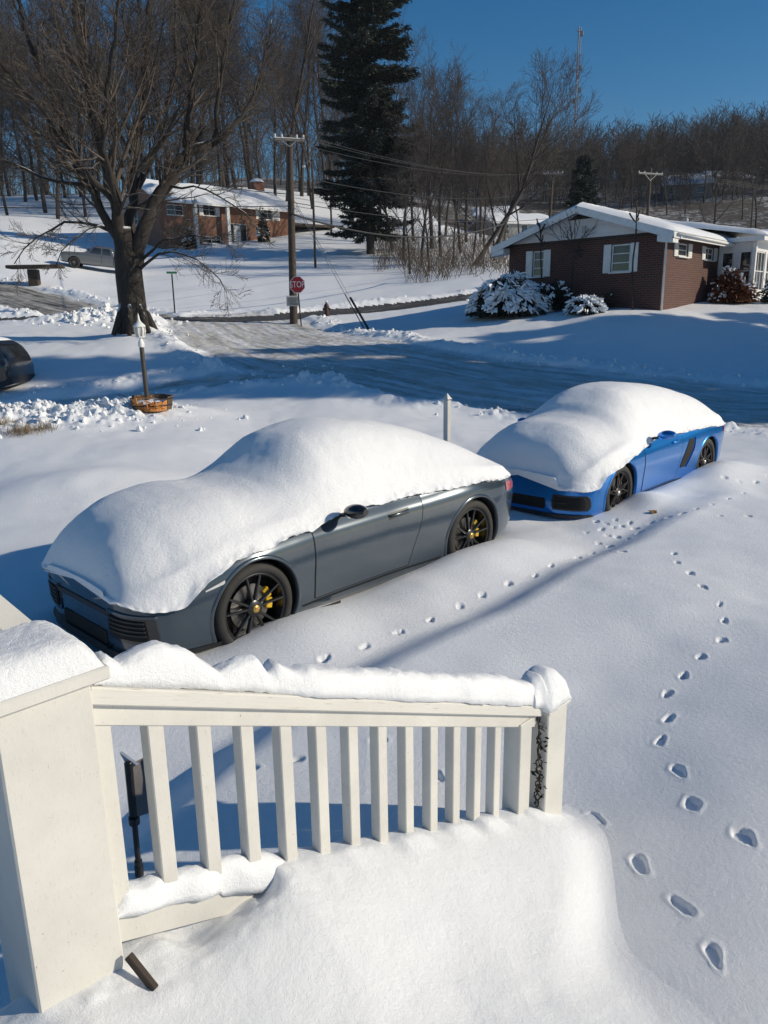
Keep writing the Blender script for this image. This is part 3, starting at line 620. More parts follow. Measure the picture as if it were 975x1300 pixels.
# ------------------------------------------------------------------ cars
# local frame: +x towards the tail, origin on the ground on the centre line at the front axle, -y = driver's side
def CR(V, P): return V
def nosed(a, k): return ([x * k if x < 0 else x for x in a[0]], a[1])     # shorten what lies ahead of the front axle
class Body:
    def __init__(s, P):
        k_ = P.get('k', 1.0); P = {q: (nosed(v, k_) if isinstance(v, tuple) and q != 'prof' else v) for q, v in P.items()}
        s.P = P; s.W = pch(*P['W']); s.zb = pch(*P['zb']); s.zs = pch(*P['zs']); s.zt = pch(*P['zt']); s.n = P.get('n', 2.4); s.x0 = P['W'][0][0]; s.x1 = P['W'][0][-1]
        s.prof = pch(*P.get('prof', ([0, .08, .22, .45, .68, .86, 1.0], [.875, .93, .968, .984, 1.0, .985, .925])))
    def hw(s, x, z):
        x = np.asarray(x, float); z = np.asarray(z, float); W = s.W(x); zb = s.zb(x); zs = s.zs(x); zt = s.zt(x)
        lo = W * s.prof((z - zb) / (zs - zb)); r = np.clip((z - zs) / (zt - zs), 0, 1)
        up = W * s.prof(1.0) * np.maximum(1 - r ** s.n, 0) ** (1 / s.n)
        return np.where(z <= zs, lo, up)
    def side(s, x, z, off=0.0, sg=-1): x = np.asarray(x, float); return np.stack([x + 0 * z, sg * (s.hw(x, z) + off), z + 0 * x], -1)
    def endx(s, y, z, front=True, off=0.0):
        y = np.asarray(y, float); z = np.asarray(z, float); y, z = np.broadcast_arrays(y, z); a = np.full(y.shape, s.x0 if front else s.x1); b = np.full(y.shape, .8)
        for _ in range(26):
            m = (a + b) / 2; ok = s.hw(m, z) >= np.abs(y); b = np.where(ok, m, b); a = np.where(ok, a, m)
        return np.stack([b + (-off if front else off), y, z], -1)
    def mesh(s):
        x0, x1 = s.x0, s.x1
        xs = np.concatenate([x0 + (.35) * (np.linspace(0, 1, 16) ** 2.2), np.linspace(x0 + .37, x1 - .37, int((x1 - x0 - .74) / .03)), x1 - .35 * (np.linspace(1, 0, 16) ** 2.2)])
        secs = []
        tt = np.linspace(0, 1, 22); th = np.linspace(0, PI / 2, 18)[1:]
        for x in xs:
            W, zb, zs, zt = [float(f(x)) for f in (s.W, s.zb, s.zs, s.zt)]
            y = np.concatenate([[0, W * .45, W * .82], W * s.prof(tt), W * s.prof(1.0) * np.cos(th) ** (2 / s.n)])
            z = np.concatenate([[zb, zb, zb + .004], zb + .008 + (zs - zb - .008) * tt, zs + (zt - zs) * np.sin(th) ** (2 / s.n)])
            R = np.stack([y, z], -1); Lh = R[1:-1][::-1] * [-1, 1]
            R = np.concatenate([R, Lh]); secs.append(np.stack([np.full(len(R), x), R[:, 0], R[:, 1]], -1))
        return np.array(secs)
def wheel(name, parent, x, y, r, rw, w, side, kind, bronze=False):
    """side -1 = driver's side; built facing -y then turned for the other side"""
    root = bpy.data.objects.new(name, None); root.empty_display_size = .1; link(root, parent); root.location = (x, y, r - .0)
    if side > 0: root.rotation_euler = (0, 0, PI)
    mb = MB(); mb.lathe([(rw, .0), (rw + .004, -.012), (rw + .028, -.020), (r * .93, -.012), (r * .985, .012), (r, .04), (r, w - .04), (r * .985, w - .012), (r * .93, w), (rw, w - .02)][::-1], 56, axis='y'); 
    # axis 'y' maps h -> -y ; so positive h goes inward when mirrored
    for i in range(len(mb.v)): mb.v[i] = mb.v[i] * [1, -1, 1]
    mb.q = [q[:, ::-1] for q in mb.q]; mb.build('tyre', M['tyre'], root, True, fix=True)
    rm = M['rim_bronze'] if bronze else M['rim']
    mb = MB(); mb.lathe([(rw + .006, .000), (rw - .006, -.004), (rw - .018, .004), (rw - .022, .03), (rw - .03, .06), (rw - .03, w - .03), (.05, w - .03)], 56, axis='y')
    for i in range(len(mb.v)): mb.v[i] = mb.v[i] * [1, -1, 1]
    ns = 5; R1 = rw - .008
    def spoke(a0, r0, a1, r1, w0, w1, d0, d1, th=.022):
        p0 = np.array([math.cos(a0) * r0, d0, math.sin(a0) * r0]); p1 = np.array([math.cos(a1) * r1, d1, math.sin(a1) * r1]); d = p1 - p0; pr = np.array([-d[2], 0, d[0]]); pr /= np.linalg.norm(pr)
        V = []
        for p, ww in ((p0, w0), (p1, w1)):
            V += [p + pr * ww, p - pr * ww, p - pr * ww * .55 + [0, -.007, 0], p + pr * ww * .55 + [0, -.007, 0], p + pr * ww * .8 + [0, th, 0], p - pr * ww * .8 + [0, th, 0]]
        mb.add(V, [(0,6,9,3),(3,9,8,2),(2,8,7,1),(1,7,11,5),(5,11,10,4),(4,10,6,0)])
    for k in range(ns):
        a = 2 * PI * k / ns + (.32 if kind == 'pair' else .2)
        if kind == 'pair':
            for q in (-1, 1): spoke(a + q * .20, .035, a + q * .235, R1, .012, .0085, .022, .008)
        else:
            spoke(a, .04, a, rw * .55, .017, .013, .020, .012)
            for q in (-1, 1):
                spoke(a + q * .02, rw * .50, a + q * .28, R1, .0105, .0085, .013, .006)
                spoke(a + q * 2 * PI / ns / 2 * .95, .05, a + q * .28, R1 * .80, .009, .008, .018, .010)
    mb.lathe([(.0, .002), (.045, .002), (.062, .012), (.066, .045)][::-1], 24, axis='y', o=(0, .0, 0))
    for i in range(len(mb.v) - 1, len(mb.v)): mb.v[i] = mb.v[i] * [1, -1, 1]
    mb.build('rim', rm, root, True, sharp=35, fix=True)
    mb = MB(); mb.lathe([(.0, .075), (.165 if kind == 'pair' else .16, .075), (.165, .088), (.0, .09)], 40, axis='y')
    for i in range(len(mb.v)): mb.v[i] = mb.v[i] * [1, -1, 1]
    mb.build('brake_disc', M['disc'], root, True, sharp=30, fix=True)
    cap = MB(); cap.lathe([(.0, -.010), (.024, -.009), (.030, -.002), (.031, .006)], 28, axis='y')
    for i in range(len(cap.v)): cap.v[i] = cap.v[i] * [1, -1, 1]
    cap.build('hub_cap', M['silver'] if bronze else M['gold'], root, True, fix=True)
    if not bronze:                                   # small shield emblem with dark red quarters
        e = MB(); e.prism([(-.013, -.0125, .016), (.013, -.0125, .016), (.012, -.0125, -.002), (.0, -.0125, -.018), (-.012, -.0125, -.002)], (0, .003, 0)); sh = e.build('emblem', M['gold'], root)
        e = MB(); e.box((-.0055, -.0130, .009), (.008, .002, .009)); e.box((.0055, -.0130, -.003), (.008, .002, .009)); e.build('emblem', M['red_lens'], root)
    # caliper
    cm = M['yellow'] if not bronze else M['galv']; mb = MB(); fr = parent is not None
    a0, a1 = (-.25, .62) if side < 0 else (PI - .62, PI + .25)
    for aa in np.linspace(a0, a1, 9):
        rr_ = .158; c, s_ = math.cos(aa), math.sin(aa); R = np.array([[c, 0, -s_], [0, 1, 0], [s_, 0, c]])
        if abs(aa - (a0 + a1) / 2) < .07: continue
        mb.box((c * rr_, .070, s_ * rr_), (.058, .045, .026), R=R, ch=.008)
    mb.build('brake_caliper', cm, root)
    return root
def strip(B, pts, w, off, mat, parent, name, sg=-1):       # thin ribbon following the body side through (x, z) points
    p = np.array(pts, float); d = np.gradient(p, axis=0); d /= np.linalg.norm(d, axis=1)[:, None]; nn = np.stack([-d[:, 1], d[:, 0]], 1) * w / 2
    G = np.stack([B.side((p + nn)[:, 0], (p + nn)[:, 1], off, sg), B.side((p - nn)[:, 0], (p - nn)[:, 1], off, sg)], 1)
    mb = MB(); mb.grid(G); mb.grid(G + [0, -sg * (.004 + abs(off)), 0], flip=True); return mb.build(name, mat, parent, True)
def side_patch(B, poly_fn, nx, nz, off, mat, parent, name, sg=-1, thick=.02):   # poly_fn(u, v) -> (x, z)
    U, Vv = np.meshgrid(np.linspace(0, 1, nx), np.linspace(0, 1, nz), indexing='ij'); x, z = poly_fn(U, Vv); G = B.side(x, z, off, sg); mb = MB(); mb.grid(G)
    I = G + [0, -sg * thick, 0]
    for a, b in ((G[0], I[0]), (G[-1], I[-1]), (G[:, 0], I[:, 0]), (G[:, -1], I[:, -1])): mb.grid(np.stack([a, b], 0))
    return mb.build(name, mat, parent, True, sharp=50, fix=True)
def end_patch(B, y0, y1, z0, z1, off, mat, parent, name, front=True, n=26, thick=.03, rnd=0.0):
    U, Vv = np.meshgrid(np.linspace(0, 1, n), np.linspace(0, 1, 10), indexing='ij')
    z = z0 + (z1 - z0) * Vv; y = y0 + (y1 - y0) * U
    if rnd: y = (y0 + y1) / 2 + (y - (y0 + y1) / 2) * (1 - rnd * np.abs(2 * Vv - 1) ** 4)
    G = B.endx(y, z, front, off); mb = MB(); mb.grid(G); I = G + [thick if front else -thick, 0, 0]
    for a, b in ((G[0], I[0]), (G[-1], I[-1]), (G[:, 0], I[:, 0]), (G[:, -1], I[:, -1])): mb.grid(np.stack([a, b], 0))
    return mb.build(name, mat, parent, True, sharp=50, fix=True)
def body_object(B, paint, parent, arches):
    S = B.mesh(); mb = MB(); lofted(mb, S); o = mb.build('body', paint, parent, True, fix=True); o.data.materials.append(M['liner'])
    bm = bmesh.new(); bm.from_mesh(o.data); bmesh.ops.remove_doubles(bm, verts=bm.verts, dist=1e-5); bmesh.ops.recalc_face_normals(bm, faces=bm.faces); bm.to_mesh(o.data); bm.free()
    cut = MB()
    for (x, z, r) in arches:
        for sg in (-1, 1):
            c = MB(); k = 64; y0, y1 = sg * .56, sg * 1.3; t = np.arange(k) * 2 * PI / k
            ring = np.stack([x + r * np.cos(t), 0 * t, z + r * np.sin(t)], -1)
            cut_secs = [ring + [0, y0, 0], ring + [0, y1, 0]]; lofted(cut, cut_secs)
    co = cut.build('cutter', M['liner'], parent, False, fix=True)
    md = o.modifiers.new('b', 'BOOLEAN'); md.operation = 'DIFFERENCE'; md.object = co; md.solver = 'EXACT'; md.material_mode = 'TRANSFER'
    dg = bpy.context.evaluated_depsgraph_get(); dg.update(); me = bpy.data.meshes.new_from_object(o.evaluated_get(dg)); o.modifiers.clear(); o.data = me; bpy.data.objects.remove(co)
    me.polygons.foreach_set('use_smooth', np.ones(len(me.polygons), bool)); me.set_sharp_from_angle(angle=math.radians(38)); return o
def arch_lip(B, x, z, r, paint, parent, a0, a1, sg=-1, w=.022):
    t = np.linspace(math.radians(a0), math.radians(a1), 60); rings = []
    for rr_, off in ((r - .004, -.03), (r - .003, .006), (r + .006, .0115), (r + w, .002), (r + w + .01, -.006)):
        rings.append(B.side(x + rr_ * np.cos(t), z + rr_ * np.sin(t), off, sg))
    mb = MB(); mb.grid(np.array(rings)); return mb.build('arch_lip', paint, parent, True, fix=True)
def snow_blanket(B, xs, ze, zc, parent, n=2.1, notch=None, seed=0, out=.03, nose=None):
    k_ = B.P.get('k', 1.0); xs = np.asarray(xs); xs = np.where(xs < 0, xs * k_, xs); xs = np.where(xs < -.3, -.3 + (xs + .3) * (B.x0 - .045 + .3) / (xs[0] + .3), xs); zef = pch(*nosed(ze, k_)); zcf = pch(*nosed(zc, k_)); N = 90; secs = []
    x0, x1 = xs[0], xs[-1]; th = np.linspace(0, PI, N)
    for x in xs:
        z0 = float(zef(x)) ; z1 = float(zcf(x)); y0 = float(B.hw(np.clip(x, B.x0 + .001, B.x1 - .001), z0)) + out
        if nose is not None and x > 0: y0 = max(min(y0, float(nose(x))), y0 if B.x0 < x < B.x1 else 0)
        if x < 0: q_ = float(sstep(-.05, -.45, x)); y0 = y0 * (1 - q_) + q_ * (float(B.W(np.clip(x + .055, B.x0, 0))) + .012)      # a little ahead of and wider than the nose
        c = np.cos(th); y = -y0 * c; z = z1 - (z1 - z0) * np.abs(c) ** n
        f = np.abs(y) / y0
        if B.x0 - .2 < x < B.x1 + .2:          # never thinner than a few centimetres over the bodywork
            xb_ = float(np.clip(x, B.x0 + .002, B.x1 - .002)); zz_ = np.linspace(z0, float(B.zt(xb_)), 60); hh_ = B.hw(np.full(60, xb_), zz_); zbody = np.interp(np.abs(y), np.maximum.accumulate(hh_[::-1]) + np.arange(60) * 1e-7, zz_[::-1], right=z0 - .05)
            zb2 = zbody + .045 * np.minimum(1, (1 - f) / .12); zm = .5 * (z + zb2 + np.sqrt((z - zb2) ** 2 + .045 ** 2)) - .008; z = np.where(f > .985, z, np.maximum(np.maximum(z, zb2), zm * np.clip((1 - f) / .1, 0, 1) + z * (1 - np.clip((1 - f) / .1, 0, 1))))
        if notch is not None:
            nx, nw, nd = notch; g = math.exp(-((x - nx) / nw) ** 2); inb = np.exp(-((z - z0 - .10) / .12) ** 2); y = y * (1 - nd * g * inb)
        P = np.stack([np.full(N, x), y, z], -1)
        # ragged rim, with the underside turned back to the paint
        for q, e in ((0, -1), (N - 1, 1)):
            P[q] = (x, e * max(y0 - .07, .01), z0 - .012)
        secs.append(P)
    G = np.array(secs); flat = G.reshape(-1, 3)
    edge = np.clip(1 - np.minimum(np.arange(N), N - 1 - np.arange(N)) / 9.0, 0, 1)[None, :] * np.ones((len(xs), 1)); edge = edge.reshape(-1)
    nz = fbm(flat[:, 0] * 16, flat[:, 1] * 16, flat[:, 2] * 16, oct=3, seed=seed); nz2 = fbm(flat[:, 0] * 46, flat[:, 1] * 46, flat[:, 2] * 46, oct=2, seed=seed + 5); big = fbm(flat[:, 0] * 1.7, flat[:, 1] * 1.7, flat[:, 2] * 1.7, oct=2, seed=seed + 9)
    ctr = np.array([0, 0, .55]); dirv = flat * [0, 1, 1] - ctr * [0, 0, 1]; dirv /= np.linalg.norm(dirv, axis=1)[:, None] + 1e-6
    flat = flat + dirv * (.0035 * nz + .016 * big + edge * (.016 * (nz + .55) + .015 * (nz2 + .5)))[:, None]
    flat[:, 2] += edge * (.022 * fbm(flat[:, 0] * 7, flat[:, 1] * 2, oct=3, seed=seed + 20) + .012 * nz2)
    G = flat.reshape(G.shape); mb = MB(); mb.grid(G)
    for e in (0, -1):
        c0 = G[e].mean(0); mb.add(np.concatenate([G[e], c0[None]]), None, [(N, j, j + 1) if e else (N, j + 1, j) for j in range(N - 1)])
    return mb.build('snow_cover', M['snow_car'], parent, True, fix=True)
def place_car(A, hub_y, z):
    o = np.array([A[0], A[1]]) - cnr * hub_y; return (o[0], o[1], z)
def build_grey():
    t = thing('parked_car', 'slate grey sports car under a thick smooth snow cover, nearest to the railing', 'car', place_car(CARA, .865, 0), math.radians(46.1), 'snow covered sports cars on the drive')
    P = dict(W=([-.99, -.975, -.94, -.87, -.74, -.5, -.2, 0, .35, .8, 1.4, 1.95, 2.45, 2.8, 3.06, 3.24, 3.36, 3.42, 3.435], [.46, .54, .63, .725, .805, .868, .903, .910, .890, .866, .864, .895, .934, .925, .875, .79, .66, .50, .40]),
             zb=([-.99, -.8, -.4, .4, 2, 2.9, 3.25, 3.435], [.17, .11, .11, .125, .13, .17, .25, .40]),
             zs=([-.99, -.9, -.6, -.2, 0, .4, 1.0, 1.8, 2.45, 2.85, 3.2, 3.435], [.555, .60, .695, .785, .81, .825, .835, .85, .885, .865, .80, .69]),
             zt=([-.99, -.85, -.5, 0, .42, .75, 1.1, 1.5, 1.9, 2.4, 2.75, 3.12, 3.435], [.585, .665, .77, .87, .945, 1.10, 1.25, 1.295, 1.27, 1.12, .985, .885, .745]), n=1.6, k=.86)
    B = Body(P); pm = M['grey_paint']
    body_object(B, pm, t, [(0, .345, .368), (2.45, .345, .376)])
    for sg in (-1, 1):
        arch_lip(B, 0, .345, .368, pm, t, -28, 202, sg); arch_lip(B, 2.45, .345, .376, pm, t, -22, 205, sg)
        def door(u, v):
            x0 = .545 + 0 * u; zlo = .265; zt_ = B.zs(np.clip(.545 + u * 1.2, .5, 1.8)) - .004; z = zlo + (zt_ - zlo) * v
            xr = 1.60 + .17 * np.sin(np.clip((z - .26) / .60, 0, 1) ** 1.15 * PI / 2) ; return x0 + (xr - x0) * u, z
        d = side_patch(B, door, 40, 26, .0035, pm, t, 'door', sg)
        zz = np.linspace(.265, .84, 26); xr = 1.60 + .17 * np.sin(np.clip((zz - .26) / .60, 0, 1) ** 1.15 * PI / 2)
        loop = [(.542, z) for z in zz[::-1]] + [(x, .262) for x in np.linspace(.545, 1.598, 30)[1:]] + list(zip(xr + .003, zz))
        strip(B, loop, .007, .0042, M['liner'], t, 'door_gap', sg)
        # handle and its dark recess
        U = np.linspace(0, 1, 2)
        side_patch(B, lambda u, v: (1.36 + .24 * u, .715 + .050 * v + .012 * u), 14, 6, .0055, M['black_plastic'], d, 'handle_recess', sg, .004)
        h = MB(); q = np.linspace(0, 1, 9); Pn = B.side(1.365 + .22 * q, .748 + .012 * q, .010 + .022 * np.sin(q * PI) ** .6, sg); h.tube(Pn, [.009] + [.012] * 7 + [.009], 10); h.build('handle', pm, d, True)
        side_patch(B, lambda u, v: (-.41 + .14 * u, .585 + .022 * v * (.4 + .6 * u) + .028 * u), 10, 4, .004, M['clear_lens'], t, 'marker_lamp', sg)
        side_patch(B, lambda u, v: (2.96 + .30 * u, .690 + .085 * v * (1 - .3 * u)), 16, 8, .006, M['red_lens'], t, 'tail_lamp', sg)
        # mirror
        mo = bpy.data.objects.new('mirror', None); mo.empty_display_size = .05; link(mo, t)
        m = MB(); k = 20
        secs = []
        for f in np.linspace(0, 1, 14):
            sc = max(.05, math.sin(PI * (.06 + .88 * f)) ** .5); a = np.arange(k) * 2 * PI / k
            secs.append(np.stack([.86 + .075 * np.cos(a) * sc * (1 - .15 * f), sg * (.885 + .21 * f) + 0 * a, .895 + .058 * np.sin(a) * sc + .02 * f], -1))
        lofted(m, secs); m.build('shell', M['gloss_black'], mo, True, fix=True)
        m = MB(); m.beam((.86, sg * .80, .845), (.86, sg * .93, .875), .05, .03, ch=.008); m.build('arm', M['black_plastic'], mo)
        strip(B, [(x, .235 + .0 * x) for x in np.linspace(.42, 2.03, 40)], .012, .003, M['liner'], t, 'sill_gap', sg)
        # side intakes with slats in the nose
        fr = end_patch(B, sg * .36, sg * .755, .275, .465, .006, M['gloss_black'], t, 'intake_frame', rnd=.03)
        end_patch(B, sg * .39, sg * .715, .300, .442, .012, M['liner'], fr, 'intake', rnd=.03)
        for z in (.335, .365, .395, .425): end_patch(B, sg * .40, sg * .705, z, z + .010, .020, M['black_plastic'], fr, 'slat')
        end_patch(B, sg * .38, sg * .76, .462, .478, .016, pm, fr, 'trim')
        end_patch(B, sg * .30, sg * .85, .155, .195, .028, M['black_plastic'], t, 'front_lip')
    end_patch(B, -.33, .33, .20, .30, .006, M['liner'], t, 'lower_intake', rnd=.04)
    end_patch(B, -.42, .42, .42, .455, .010, M['black_plastic'], t, 'bumper_strip'); end_patch(B, -.36, .36, .145, .205, .03, M['black_plastic'], t, 'front_lip')
    end_patch(B, -.62, .62, .30, .42, .01, M['black_plastic'], t, 'rear_valance', front=False)
    hy = .845
    for (x, rw, rt) in ((0, .262, .340), (2.45, .262, .345)):
        for sg in (-1, 1): wheel('wheel', t, x, sg * (hy if x == 0 else hy + .03), rt, rw, .245, sg, 'pair')
    xs = np.concatenate([-1.015 + .40 * np.linspace(0, 1, 40) ** 2, np.arange(-.60, 3.17, .018), 3.17 + .33 * np.sin(np.linspace(0, 1, 26) * PI / 2)])
    nose = pch([.86 * q if q < 0 else q for q in [-1.015, -1.0, -.96, -.88, -.74, -.5, -.2, 3.02, 3.17, 3.32, 3.44, 3.49, 3.50]], [.40, .52, .64, .755, .845, .905, .94, .94, .93, .86, .70, .50, .34])
    snow_blanket(B, xs, ([-1.015, -.95, -.8, -.66, -.5, -.15, .26, .55, .75, 1.14, 1.8, 2.47, 2.9, 3.2, 3.50], [.56, .53, .505, .525, .64, .752, .785, .805, .84, .858, .852, .842, .815, .80, .80]),
                 ([-1.015, -.99, -.93, -.85, -.69, -.44, -.05, .26, .42, .55, .93, 1.3, 1.65, 2.16, 2.6, 2.95, 3.2, 3.42, 3.48, 3.50], [.61, .72, .84, .92, 1.02, 1.09, 1.125, 1.10, 1.12, 1.18, 1.425, 1.485, 1.46, 1.36, 1.22, 1.07, .965, .87, .82, .79]),
                 t, 3.0, (.84, .16, .0), 3, .02, nose)
    return t
def build_blue():
    z0 = gh(*(CARB - cnr * .8)) - .10
    t = thing('parked_car', 'bright blue sports car under thick snow with a dark scoop behind its door', 'car', place_car(CARB, .855, .02), math.radians(46.45), 'snow covered sports cars on the drive')
    P = dict(W=([-.90, -.885, -.85, -.78, -.66, -.45, -.2, 0, .35, .8, 1.4, 1.95, 2.475, 2.8, 3.1, 3.3, 3.42, 3.47, 3.48], [.50, .58, .67, .755, .825, .872, .895, .90, .888, .872, .876, .896, .912, .905, .86, .78, .66, .52, .45]),
             zb=([-.90, -.7, -.4, .4, 2, 2.9, 3.3, 3.48], [.17, .11, .11, .125, .13, .17, .25, .40]),
             zs=([-.90, -.8, -.55, -.2, 0, .4, 1.0, 1.8, 2.475, 2.9, 3.3, 3.48], [.545, .59, .69, .785, .805, .81, .83, .86, .885, .87, .81, .70]),
             zt=([-.90, -.78, -.45, 0, .35, .7, 1.05, 1.4, 1.8, 2.3, 2.8, 3.2, 3.48], [.575, .655, .76, .865, .94, 1.10, 1.24, 1.285, 1.255, 1.08, .95, .89, .76]), n=1.6, k=.84)
    B = Body(P); pm = M['blue_paint']
    body_object(B, pm, t, [(0, .335, .362), (2.475, .335, .368)])
    for sg in (-1, 1):
        arch_lip(B, 0, .335, .362, pm, t, -28, 202, sg); arch_lip(B, 2.475, .335, .368, pm, t, -22, 205, sg)
        def door(u, v):
            zt_ = B.zs(np.clip(.55 + u * 1.1, .5, 1.8)) - .004; z = .262 + (zt_ - .262) * v; xr = 1.50 + .12 * np.sin(np.clip((z - .26) / .6, 0, 1) * PI / 2); return .55 + (xr - .55) * u, z
        d = side_patch(B, door, 36, 24, .0035, pm, t, 'door', sg)
        zz = np.linspace(.262, .84, 24); xr = 1.50 + .12 * np.sin(np.clip((zz - .26) / .6, 0, 1) * PI / 2)
        strip(B, [(.547, z) for z in zz[::-1]] + [(x, .259) for x in np.linspace(.55, 1.498, 30)[1:]] + list(zip(xr + .003, zz)), .007, .0042, M['liner'], t, 'door_gap', sg)
        h = MB(); q = np.linspace(0, 1, 9); h.tube(B.side(1.30 + .20 * q, .755 + .01 * q, .008 + .024 * np.sin(q * PI) ** .6, sg), [.009] + [.012] * 7 + [.009], 10); h.build('handle', pm, d, True)
        # scoop: dark mouth, painted lip, body-colour blade
        def mouth(u, v):
            z = .39 + .35 * v; xc = 1.66 + .20 * v; w = .105 + .055 * np.sin(v * PI); return xc + (u - .35) * w * 1.25, z
        sc = side_patch(B, mouth, 14, 18, .005, M['liner'], t, 'side_scoop', sg)
        side_patch(B, lambda u, v: (1.66 + .20 * v + .105 + .05 * np.sin(v * PI) + .022 * u + .01, .38 + .37 * v), 4, 18, .013, pm, sc, 'scoop_lip', sg)
        side_patch(B, lambda u, v: (-.40 + .14 * u, .590 + .022 * v + .025 * u), 10, 4, .004, M['clear_lens'], t, 'marker_lamp', sg)
        side_patch(B, lambda u, v: (3.02 + .30 * u, .70 + .10 * v * (1 - .3 * u)), 16, 8, .006, M['red_lens'], t, 'tail_lamp', sg)
        mo = bpy.data.objects.new('mirror', None); mo.empty_display_size = .05; link(mo, t); m = MB(); k = 20; secs = []
        for f in np.linspace(0, 1, 14):
            sc_ = max(.05, math.sin(PI * (.06 + .88 * f)) ** .5); a = np.arange(k) * 2 * PI / k
            secs.append(np.stack([.84 + .075 * np.cos(a) * sc_, sg * (.885 + .20 * f) + 0 * a, .905 + .056 * np.sin(a) * sc_ + .02 * f], -1))
        lofted(m, secs); m.build('shell', pm, mo, True, fix=True)
        m = MB(); m.beam((.84, sg * .80, .855), (.84, sg * .93, .885), .05, .03, ch=.008); m.build('arm', M['black_plastic'], mo)
        strip(B, [(x, .232) for x in np.linspace(.42, 2.05, 40)], .012, .003, M['liner'], t, 'sill_gap', sg)
        fr = end_patch(B, sg * .42, sg * .80, .23, .40, .006, M['black_plastic'], t, 'intake', rnd=.10)
        end_patch(B, sg * .45, sg * .77, .25, .38, .012, M['liner'], fr, 'mesh', rnd=.10)
        end_patch(B, sg * .44, sg * .60, .31, .322, .02, M['black_plastic'], fr, 'bar')
    end_patch(B, -.34, .34, .22, .34, .006, M['liner'], t, 'lower_intake', rnd=.05); end_patch(B, -.85, .85, .145, .18, .016, M['black_plastic'], t, 'front_lip')
    for x, rt in ((0, .335), (2.475, .338)):
        for sg in (-1, 1): wheel('wheel', t, x, sg * (.835 if x == 0 else .86), rt, .245, .235, sg, 'mesh', True)
    xs = np.concatenate([-.93 + .40 * np.linspace(0, 1, 36) ** 2, np.arange(-.51, 3.2, .02), 3.2 + .33 * np.sin(np.linspace(0, 1, 22) * PI / 2)])
    nose = pch([.84 * q if q < 0 else q for q in [-.93, -.915, -.87, -.79, -.66, -.45, -.2, 3.05, 3.2, 3.35, 3.47, 3.52, 3.53]], [.36, .48, .61, .73, .83, .90, .93, .93, .92, .85, .70, .50, .36])
    snow_blanket(B, xs, ([-.93, -.8, -.66, -.5, -.2, 0, .4, .7, 1.0, 1.7, 2.4, 2.9, 3.3, 3.53], [.48, .47, .49, .60, .66, .70, .765, .80, .845, .835, .83, .80, .79, .80]),
                 ([-.93, -.90, -.84, -.74, -.55, -.26, 0, .2, .4, .8, 1.2, 1.7, 2.2, 2.65, 3.0, 3.3, 3.45, 3.53], [.55, .66, .80, .92, 1.03, 1.11, 1.12, 1.16, 1.29, 1.435, 1.46, 1.43, 1.37, 1.27, 1.15, 1.0, .89, .80]),
                 t, 3.0, (.80, .16, .0), 31, .02, nose)
    return t
def far_vehicle(name, label, cat, loc, rz, P, paint, rt, xw, pick=False):
    t = thing(name, label, cat, loc, rz); B = Body(P); body_object(B, paint, t, [(0, rt, rt + .05), (xw, rt, rt + .05)])
    hwf = float(B.W(.5)) - .03
    for x in (0, xw):
        for sg in (-1, 1): wheel('wheel', t, x, sg * hwf, rt, rt * .66, .23, sg, 'pair', True)
    return t, B
def build_suv():
    q = PY(12, 500, 20.6); x1 = q[0]; z = gh(x1 - 1, 20.9) - .16
    P = dict(W=([-.92, -.88, -.7, -.2, .5, 2.0, 3.0, 3.45, 3.70, 3.78, 3.80], [.55, .72, .88, .93, .94, .94, .93, .91, .85, .76, .70]),
             zb=([-.92, -.4, .5, 2.2, 3.3, 3.80], [.35, .26, .27, .27, .32, .45]), zs=([-.92, -.6, 0, .6, 2, 3.2, 3.6, 3.80], [.85, .98, 1.06, 1.08, 1.10, 1.12, 1.10, 1.0]),
             zt=([-.92, -.6, .1, .5, 1.1, 1.6, 2.6, 3.3, 3.5, 3.66, 3.80], [.92, 1.06, 1.16, 1.20, 1.58, 1.70, 1.72, 1.66, 1.58, 1.35, 1.06]), n=3.4)
    t, B = far_vehicle('parked_suv', 'black SUV seen from the rear quarter at the left edge of the lane', 'car', (x1 - 3.80, 20.6 + .95, z), 0, P, M['black_paint'], .36, 2.75)
    for sg in (-1, 1):
        side_patch(B, lambda u, v: (2.0 + (1.05 - .25 * v) * u, 1.15 + .38 * v), 20, 10, .006, M['glass'], t, 'side_window', sg)
        side_patch(B, lambda u, v: (1.05 + .3 * v + (.82 - .3 * v) * u, 1.15 + .38 * v), 20, 10, .006, M['glass'], t, 'side_window', sg)
        side_patch(B, lambda u, v: (3.52 + .12 * u - .07 * v, 1.0 + .20 * v), 12, 8, .008, M['red_lens'], t, 'tail_lamp', sg)
        strip(B, [(x, .42) for x in np.linspace(.5, 2.25, 30)], .10, .006, M['black_plastic'], t, 'side_sill', sg)
    end_patch(B, -.70, .70, 1.16, 1.48, .008, M['glass'], t, 'rear_window', front=False, rnd=.1); end_patch(B, -.80, .80, .47, .66, .012, M['black_plastic'], t, 'rear_bumper', front=False)
    G = MB(); 
    xs_ = np.linspace(1.3, 3.45, 30); g = np.zeros((30, 16, 3))
    for i, x in enumerate(xs_):
        for j in range(16):
            a = j / 15 * 2 - 1; g[i, j] = (x, a * .66, float(B.zt(x)) - .012 + (.06 + .012 * float(vnoise(x * 3, a * 3, seed=4))) * (1 - a ** 6) * (1 - abs(i / 14.5 - 1) ** 8) - .10 * abs(a) ** 3.4)
    G.grid(g); G.build('snow_cover', M['snow_car'], t, True, fix=True)
